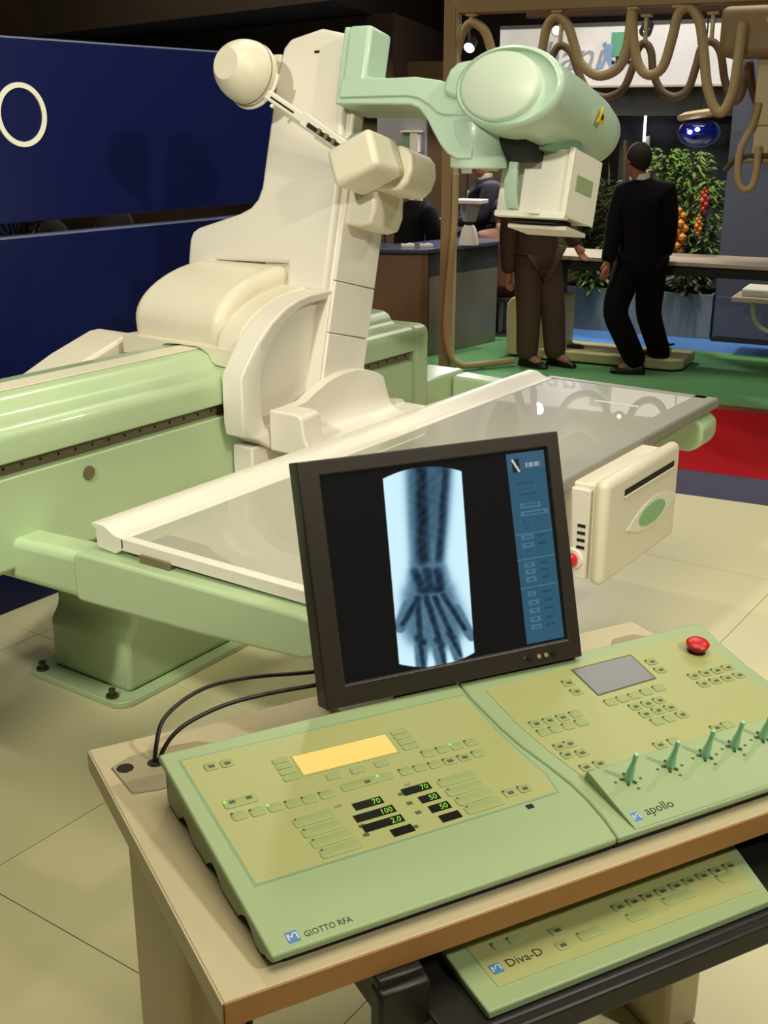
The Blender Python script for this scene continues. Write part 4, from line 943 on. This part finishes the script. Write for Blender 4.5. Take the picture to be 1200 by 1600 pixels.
plant(.40, 2.74, .95, .17, 300, .30, .022, 'leafd', 'dark grassy plant at the tube end of the trough', 'reed_plant', .25)
plant(.62, 2.80, 1.0, .20, 300, .34, .022, 'leafd', 'tall dark reeds behind the suited man, low end of trough', 'reed_plant', .2)
plant(.85, 2.72, 1.02, .20, 420, .11, .034, 'leaf', 'leafy plant hidden mostly behind the black suited man')
plant(1.10, 2.76, 1.32, .22, 560, .10, .032, 'leaf', 'bright green bushy plant just right of the suited man', bloom=[(-.05, -.2, 1.0, .22, 'yellow'), (.06, -.22, .98, .30, 'orange')])
plant(1.33, 2.80, 1.30, .22, 600, .10, .032, 'leaf', 'bright green tallest plant under the blue glass lamp', bloom=[(-.02, -.22, .95, .36, 'orange'), (.08, -.2, .62, .12, 'orange')])
plant(1.53, 2.74, 1.05, .15, 400, .10, .030, 'leaf', 'leafy plant with red blooms against the slate wall', bloom=[(-.02, -.16, 1.22, .20, 'redb'), (-.05, -.16, 1.0, .18, 'orange')])
plant(.98, 2.63, .38, .10, 110, .12, .04, 'leafd', 'low dark plant at the front of the trough behind suited man', lo=.0)
plant(1.42, 2.63, .40, .16, 150, .12, .04, 'leafd', 'low dark plant at slate wall end of the trough front', lo=.0)
plant(.55, 2.63, .40, .16, 150, .12, .045, 'leaf', 'low green plant behind the brown suited man', lo=.0)
o = obj('bamboo_pole', GB().tube([(.86, 2.55, .36), (.82, 2.5, 1.0), (.79, 2.48, 1.72)], .018, 8), 'stem'); tag(o, 'slanting bamboo pole rising behind the suited man', 'pole')
# white lamp panel and light tube behind the plants
lt = thing('light_column', 'white curved light panel with bright tube behind the man with dark hair', 'lamp', GF @ T((.72, 3.2, 0)))
obj('curved_panel', GB().loft([[(.62 + .15 * t * t, 3.33, z), (.80, 3.33, z), (.80, 3.37, z), (.62 + .15 * t * t, 3.37, z)] for t, z in ((0, 1.2), (.25, 1.4), (.5, 1.55), (.8, 1.68), (1, 1.75))]), 'shirt', lt, .003)
obj('tube', GB().box(.735, .755, 3.31, 3.33, 1.70, 1.93), 'tubel', lt)
obj('pole', GB().box(.70, .74, 3.34, 3.38, 0, 1.25), 'slated', lt)

# ------------------------------------------------------------------ people
def skin_body(name, nodes, edges, root, mt, parent, sub=2, loc=GF, gain=1.12):
    names = list(nodes); idx = {n: i for i, n in enumerate(names)}
    me = D.meshes.new('tmp'); me.from_pydata([loc @ Vector(nodes[n][0]) for n in names], [(idx[a], idx[b]) for a, b in edges], [])
    o = D.objects.new('tmp', me); COL.objects.link(o)
    md = o.modifiers.new('skin', 'SKIN'); md.branch_smoothing = .3
    for n in names:
        sv = me.skin_vertices[0].data[idx[n]]; r = nodes[n][1]; sv.radius = (r * gain, r * gain); sv.use_root = (n == root)
    sb_ = o.modifiers.new('sub', 'SUBSURF'); sb_.levels = sub; sb_.render_levels = sub
    dg = bpy.context.evaluated_depsgraph_get(); m2 = D.meshes.new_from_object(o.evaluated_get(dg)); D.objects.remove(o); D.meshes.remove(me)
    inv = W_of(parent).inverted(); m2.transform(inv); m2.name = name; m2.materials.clear(); m2.materials.append(M[mt]); m2.polygons.foreach_set('use_smooth', [True] * len(m2.polygons))
    ob = D.objects.new(name, m2); COL.objects.link(ob); ob.parent = parent; WM[ob.name] = W_of(parent); return ob

def person(label, root, J, face, suit, trous, hair='hair', shirt=True, group=None, seat=False):
    """J: joints in far stand axes; face: unit (a, b) the face looks to."""
    t = thing('person', label, 'person', GF @ T(root), group)
    V = {k: Vector(v) for k, v in J.items()}; F3 = Vector((face[0], face[1], 0)).normalized(); S3 = Vector((F3.y, -F3.x, 0))   # S3: the person's right-hand side
    hd = V['head']; nk = V['neck']; ch = V['chest']; pv = V['pelvis']
    nd = {'pelvis': (pv, .115), 'waist': (pv.lerp(ch, .45), .105), 'chest': (ch, .125), 'collar': (ch.lerp(nk, .72), .075), 'neck': (nk, .052), 'jaw': (hd - Vector((0, 0, .075)) + F3 * .012, .062), 'head': (hd + Vector((0, 0, .01)), .088), 'crown': (hd + Vector((0, 0, .075)) - F3 * .012, .07),
          'nose': (hd + F3 * .098 - Vector((0, 0, .02)), .013), 'ear_r': (hd + S3 * .088 - Vector((0, 0, .01)), .013), 'ear_l': (hd - S3 * .088 - Vector((0, 0, .01)), .013), 'chin': (hd + F3 * .062 - Vector((0, 0, .098)), .03)}
    ed = [('pelvis', 'waist'), ('waist', 'chest'), ('chest', 'collar'), ('collar', 'neck'), ('neck', 'jaw'), ('jaw', 'head'), ('head', 'crown'), ('head', 'nose'), ('head', 'ear_r'), ('head', 'ear_l'), ('jaw', 'chin')]
    for s in 'lr':
        sh, el, ha = V['shoulder_' + s], V['elbow_' + s], V['hand_' + s]; d = (ha - el).normalized()
        nd.update({'sh' + s: (sh, .058), 'el' + s: (el, .040), 'wr' + s: (ha, .026), 'pa' + s: (ha + d * .05, .034)})
        ed += [('collar', 'sh' + s), ('sh' + s, 'el' + s), ('el' + s, 'wr' + s), ('wr' + s, 'pa' + s)]
        sx = d.cross(F3).normalized() if d.cross(F3).length > .1 else S3
        for k, (off, L) in enumerate(((-.026, .062), (-.009, .075), (.009, .07), (.025, .055))):
            a = ha + d * .075 + sx * off; nd[f'f{s}{k}'] = (a, .0095); nd[f'g{s}{k}'] = (a + d * L * .5 + F3 * .008, .009); nd[f'h{s}{k}'] = (a + d * L * .85 + F3 * .028, .008)
            ed += [('pa' + s, f'f{s}{k}'), (f'f{s}{k}', f'g{s}{k}'), (f'g{s}{k}', f'h{s}{k}')]
        a = ha + d * .03 - sx * .034; nd['t' + s] = (a, .011); nd['u' + s] = (a + d * .035 + F3 * .02, .009); ed += [('wr' + s, 't' + s), ('t' + s, 'u' + s)]
        hp, kn, an, to = V['hip_' + s], V['knee_' + s], V['ankle_' + s], V['toe_' + s]
        nd.update({'hp' + s: (hp, .085), 'kn' + s: (kn, .056), 'an' + s: (an, .04), 'to' + s: (to, .034)})
        ed += [('pelvis', 'hp' + s), ('hp' + s, 'kn' + s), ('kn' + s, 'an' + s), ('an' + s, 'to' + s)]
    skin_body('body', nd, ed, 'pelvis', 'skin', t)
    # jacket
    jd = {'hem': (pv - Vector((0, 0, .13)), .185), 'hips': (pv, .18), 'waist': (pv.lerp(ch, .45), .165), 'chest': (ch, .185), 'collar': (ch.lerp(nk, .66), .115), 'neck': (ch.lerp(nk, 1.02), .072)}
    if seat: jd['hem'] = (pv - Vector((0, 0, .02)), .17)
    je = [('hem', 'hips'), ('hips', 'waist'), ('waist', 'chest'), ('chest', 'collar'), ('collar', 'neck')]
    for s in 'lr':
        sh, el, ha = V['shoulder_' + s], V['elbow_' + s], V['hand_' + s]
        jd.update({'sh' + s: (sh + Vector((0, 0, .012)), .098), 'el' + s: (el, .068), 'cu' + s: (ha + (ha - el).normalized() * .01, .050)})
        je += [('collar', 'sh' + s), ('sh' + s, 'el' + s), ('el' + s, 'cu' + s)]
    skin_body('jacket', jd, je, 'hem', suit, t)
    td = {'pelvis': (pv + Vector((0, 0, .02)), .135)}; te = []
    for s in 'lr':
        hp, kn, an = V['hip_' + s], V['knee_' + s], V['ankle_' + s]
        td.update({'hp' + s: (hp, .118), 'th' + s: (hp.lerp(kn, .5), .11), 'kn' + s: (kn, .094), 'ca' + s: (kn.lerp(an, .5), .088), 'an' + s: (an + (kn - an).normalized() * -.045, .080)})
        te += [('pelvis', 'hp' + s), ('hp' + s, 'th' + s), ('th' + s, 'kn' + s), ('kn' + s, 'ca' + s), ('ca' + s, 'an' + s)]
    skin_body('trousers', td, te, 'pelvis', trous, t)
    for s in 'lr':
        an, to = V['ankle_' + s], V['toe_' + s]; dv_ = (to - an); dv_.z = 0; dv_ = dv_.normalized() if dv_.length > .01 else F3; sd = Vector((dv_.y, -dv_.x, 0)); b0 = Vector((an.x, an.y, an.z - .075)) if an.z > .2 else Vector((an.x, an.y, .0)); slope = (to.z - an.z + .05)
        rings = []
        for tt_, wv, hv in ((-.07, .026, .05), (-.05, .038, .085), (.0, .041, .095), (.07, .044, .07), (.13, .046, .052), (.18, .034, .042), (.20, .016, .03)):
            c = b0 + dv_ * tt_ + Vector((0, 0, (slope * tt_ / .2) if an.z > .2 else 0)); rings.append([tuple(c + sd * x + Vector((0, 0, z))) for x, z in ((-wv, .0), (wv, .0), (wv, hv * .6), (wv * .5, hv), (-wv * .5, hv), (-wv, hv * .6))])
        obj('shoe', MB(GF).loft(rings), 'shoe', t, .006)
    # hair: a cap over the back and top of the skull
    hm = MB(GF); rings = []
    for i in range(10):
        ring = []
        for k in range(24):
            p_ = 2 * math.pi * k / 24; fr = math.cos(p_); th_ = (1.95 - .58 * fr) * i / 9; r_, z_ = (math.sin(th_) if th_ < 1.57 else 1 - .32 * (th_ - 1.57)), math.cos(th_)
            ring.append(tuple(hd + F3 * (r_ * fr * .104 - .014) + S3 * (r_ * math.sin(p_) * .094) + Vector((0, 0, z_ * .112 + .024))))
        rings.append(ring)
    hm.loft(rings, caps=False); ho = obj('hair', hm, hair, t); so = ho.modifiers.new('solid', 'SOLIDIFY'); so.thickness = .004
    for s_ in (-1, 1): obj('eye', MB(GF @ T(hd + F3 * .083 + S3 * .03 * s_ + Vector((0, 0, .012)))).lathe([(0, -.011), (.009, -.006), (.012, 0), (.009, .006), (0, .011)], 8), 'dark', t)
    obj('mouth', MB(GF @ T(hd + F3 * .084 - Vector((0, 0, .062)))).lathe([(0, -.004), (.018, -.002), (.018, .002), (0, .004)], 8), 'redb', t)
    if shirt:
        c0 = ch.lerp(nk, 1.06); obj('shirt_collar', MB(GF @ T(c0)).lathe([(.064, -.03), (.068, -.02), (.064, .026), (.058, .03), (.054, -.02)], 16), 'shirt', t)
    return t
# man in black suit seen from behind, stepping
person('man in black suit with dark hair seen from behind, stepping over green carpet', (1.5, .85, 0),
       dict(head=(1.355, .80, 1.60), neck=(1.385, .82, 1.465), chest=(1.415, .83, 1.22), pelvis=(1.43, .84, .86), shoulder_l=(1.255, .82, 1.355), shoulder_r=(1.575, .86, 1.365), elbow_l=(1.225, .74, 1.10), elbow_r=(1.615, .84, 1.09), hand_l=(1.21, .66, .85), hand_r=(1.58, .98, .90),
            hip_l=(1.345, .80, .83), hip_r=(1.51, .86, .83), knee_l=(1.27, .70, .48), knee_r=(1.50, .86, .46), ankle_l=(1.47, .74, .085), ankle_r=(1.585, 1.04, .10), toe_l=(1.33, .70, .03), toe_r=(1.52, 1.0, .03)), (-.72, .69), 'suit', 'suit')
# man in brown suit, head behind the collimator
person('man in brown suit beside patient table, head hidden behind the collimator', (.70, .70, 0),
       dict(head=(.66, .70, 1.60), neck=(.62, .71, 1.47), chest=(.60, .71, 1.22), pelvis=(.61, .71, .87), shoulder_l=(.62, .90, 1.36), shoulder_r=(.49, .55, 1.36), elbow_l=(.76, .96, 1.10), elbow_r=(.44, .54, 1.03), hand_l=(.86, .98, .935), hand_r=(.45, .55, .74),
            hip_l=(.68, .77, .84), hip_r=(.58, .66, .84), knee_l=(.76, .76, .46), knee_r=(.60, .64, .46), ankle_l=(.79, .78, .085), ankle_r=(.60, .64, .085), toe_l=(.94, .74, .03), toe_r=(.74, .60, .03)), (.93, -.36), 'suitb', 'trousb')
def stool(a, b, label, h=.60):
    t = thing('stool', label, 'stool', GF @ T((a, b, 0)), None)
    obj('seat', MB(GF @ T((a, b, h))).lathe([(0, -.04), (.16, -.04), (.17, -.02), (.16, 0), (0, 0)], 20), 'black', t)
    obj('stem', MB(GF @ T((a, b, 0))).lathe([(0, .02), (.02, .02), (.02, h - .04), (0, h - .04)], 10), 'alu', t)
    obj('foot', MB(GF @ T((a, b, 0))).lathe([(0, 0), (.17, 0), (.16, .02), (0, .025)], 20), 'black', t)
def seated(label, a, b, z, ang, suit, hair='hair', arm=0.):
    f = Vector((math.cos(R(ang)), math.sin(R(ang)), 0)); s = Vector((f.y, -f.x, 0)); o = Vector((a, b, 0))
    def P(fo, si, zz): return tuple(o + f * fo + s * si + Vector((0, 0, zz)))
    J = dict(head=P(.05, 0, z + .74), neck=P(.02, 0, z + .60), chest=P(0, 0, z + .38), pelvis=P(-.02, 0, z + .09), shoulder_l=P(0, -.19, z + .50), shoulder_r=P(0, .19, z + .50), elbow_l=P(.10, -.24, z + .26), elbow_r=P(.10, .24, z + .26), hand_l=P(.32, -.16, z + .22 + arm), hand_r=P(.32, .16, z + .22 + arm),
             hip_l=P(.02, -.09, z + .085), hip_r=P(.02, .09, z + .085), knee_l=P(.43, -.11, z + .02), knee_r=P(.43, .11, z + .02), ankle_l=P(.40, -.11, z - .38), ankle_r=P(.40, .11, z - .38), toe_l=P(.55, -.11, z - .44), toe_r=P(.55, .11, z - .44))
    return person(label, (a, b, z), J, (f.x, f.y), suit, suit, hair, seat=True)
stool(-.84, 1.55, 'black stool behind the counter, nearest the column', .60)
seated('person in black coat seated behind the counter next to the column', -.84, 1.55, .60, 60, 'suit')
stool(-.42, 2.25, 'black stool behind the counter under the dark haired person', .78)
seated('dark haired person in navy jacket seated behind the white display stand', -.42, 2.25, .78, 215, 'navyc')
stool(-.13, 1.95, 'low black stool behind the counter end', .36)
seated('person in rust brown jacket bending low at the counter end', -.13, 1.95, .36, 130, 'rust')

# ------------------------------------------------------------------ things behind the slot of the blue partition
def seat2(x, y, label, suit, ang):
    inv = GF.inverted() @ Vector((x, y, 0)); a, b = inv.x, inv.y
    t = thing('bench_seat', 'low black seat under the ' + label[0], 'seat', T((x, y, 0)))
    obj('seat', MB(T((x, y, 0))).lathe([(0, .40), (.2, .40), (.21, .43), (.19, .46), (0, .46)], 18), 'black', t)
    obj('leg', MB(T((x, y, 0))).lathe([(0, 0), (.16, 0), (.15, .02), (.03, .04), (.03, .40), (0, .40)], 14), 'black', t)
    seated(label[1], a, b, .46 + .15, ang, suit)
seat2(3.32, 4.15, ('seated person in rust jacket', 'person in rust jacket seen through the partition slot near flowers'), 'rust', 40)
seat2(4.05, 4.45, ('seated person in navy jacket', 'person in navy jacket seen through the partition slot beside column'), 'navyc', 150)
fv = thing('flower_vase', 'vase of pale yellow flowers seen through the partition slot', 'flowers', T((2.90, 3.72, 0)))
obj('plinth', MB().box(2.78, 3.02, 3.60, 3.84, 0, .95), 'hall2', fv, .004)
obj('vase', MB(T((2.90, 3.72, .95))).lathe([(0, 0), (.05, 0), (.07, .08), (.05, .18), (.04, .24), (.045, .26), (0, .25)], 20), 'slated', fv)
rnd = random.Random(3); lb_ = MB()
for k in range(7):
    an = k * .9; x, y, z = 2.90 + .07 * math.cos(an) * (k > 0), 3.72 + .07 * math.sin(an) * (k > 0), 1.35 + .02 * (k % 3)
    obj('flower_stem', MB().tube([(2.90, 3.72, 1.18), ((x + 2.9) / 2, (y + 3.72) / 2, 1.28), (x, y, z)], .004, 5), 'leafd', fv)
    fb_ = MB()
    for p in range(10):
        q = p * .628; r_ = .032; fb_.add([(x, y, z), (x + r_ * math.cos(q - .25), y + r_ * math.sin(q - .25), z + .012), (x + 1.35 * r_ * math.cos(q), y + 1.35 * r_ * math.sin(q), z + .02), (x + r_ * math.cos(q + .25), y + r_ * math.sin(q + .25), z + .012), (x, y, z + .02)], [(0, 1, 2, 3), (4, 1, 2), (4, 2, 3)])
    obj('flower_head', fb_, 'yellow' if k % 3 else 'redb', fv, smooth=0)
for k in range(26):
    q = rnd.uniform(0, 6.28); r_ = rnd.uniform(.05, .14); z = rnd.uniform(1.22, 1.38); s_ = .03
    x, y = 2.90 + r_ * math.cos(q), 3.72 + r_ * math.sin(q)
    lb_.add([(2.9 + .4 * (x - 2.9), 3.72 + .4 * (y - 3.72), z - .03), (x - s_ * math.sin(q) * .5, y + s_ * math.cos(q) * .5, z), (x + .04 * math.cos(q), y + .04 * math.sin(q), z + .01), (x + s_ * math.sin(q) * .5, y - s_ * math.cos(q) * .5, z)], [(0, 1, 2, 3)])
obj('leaves', lb_, 'leafd', fv, smooth=0, kind='stuff')
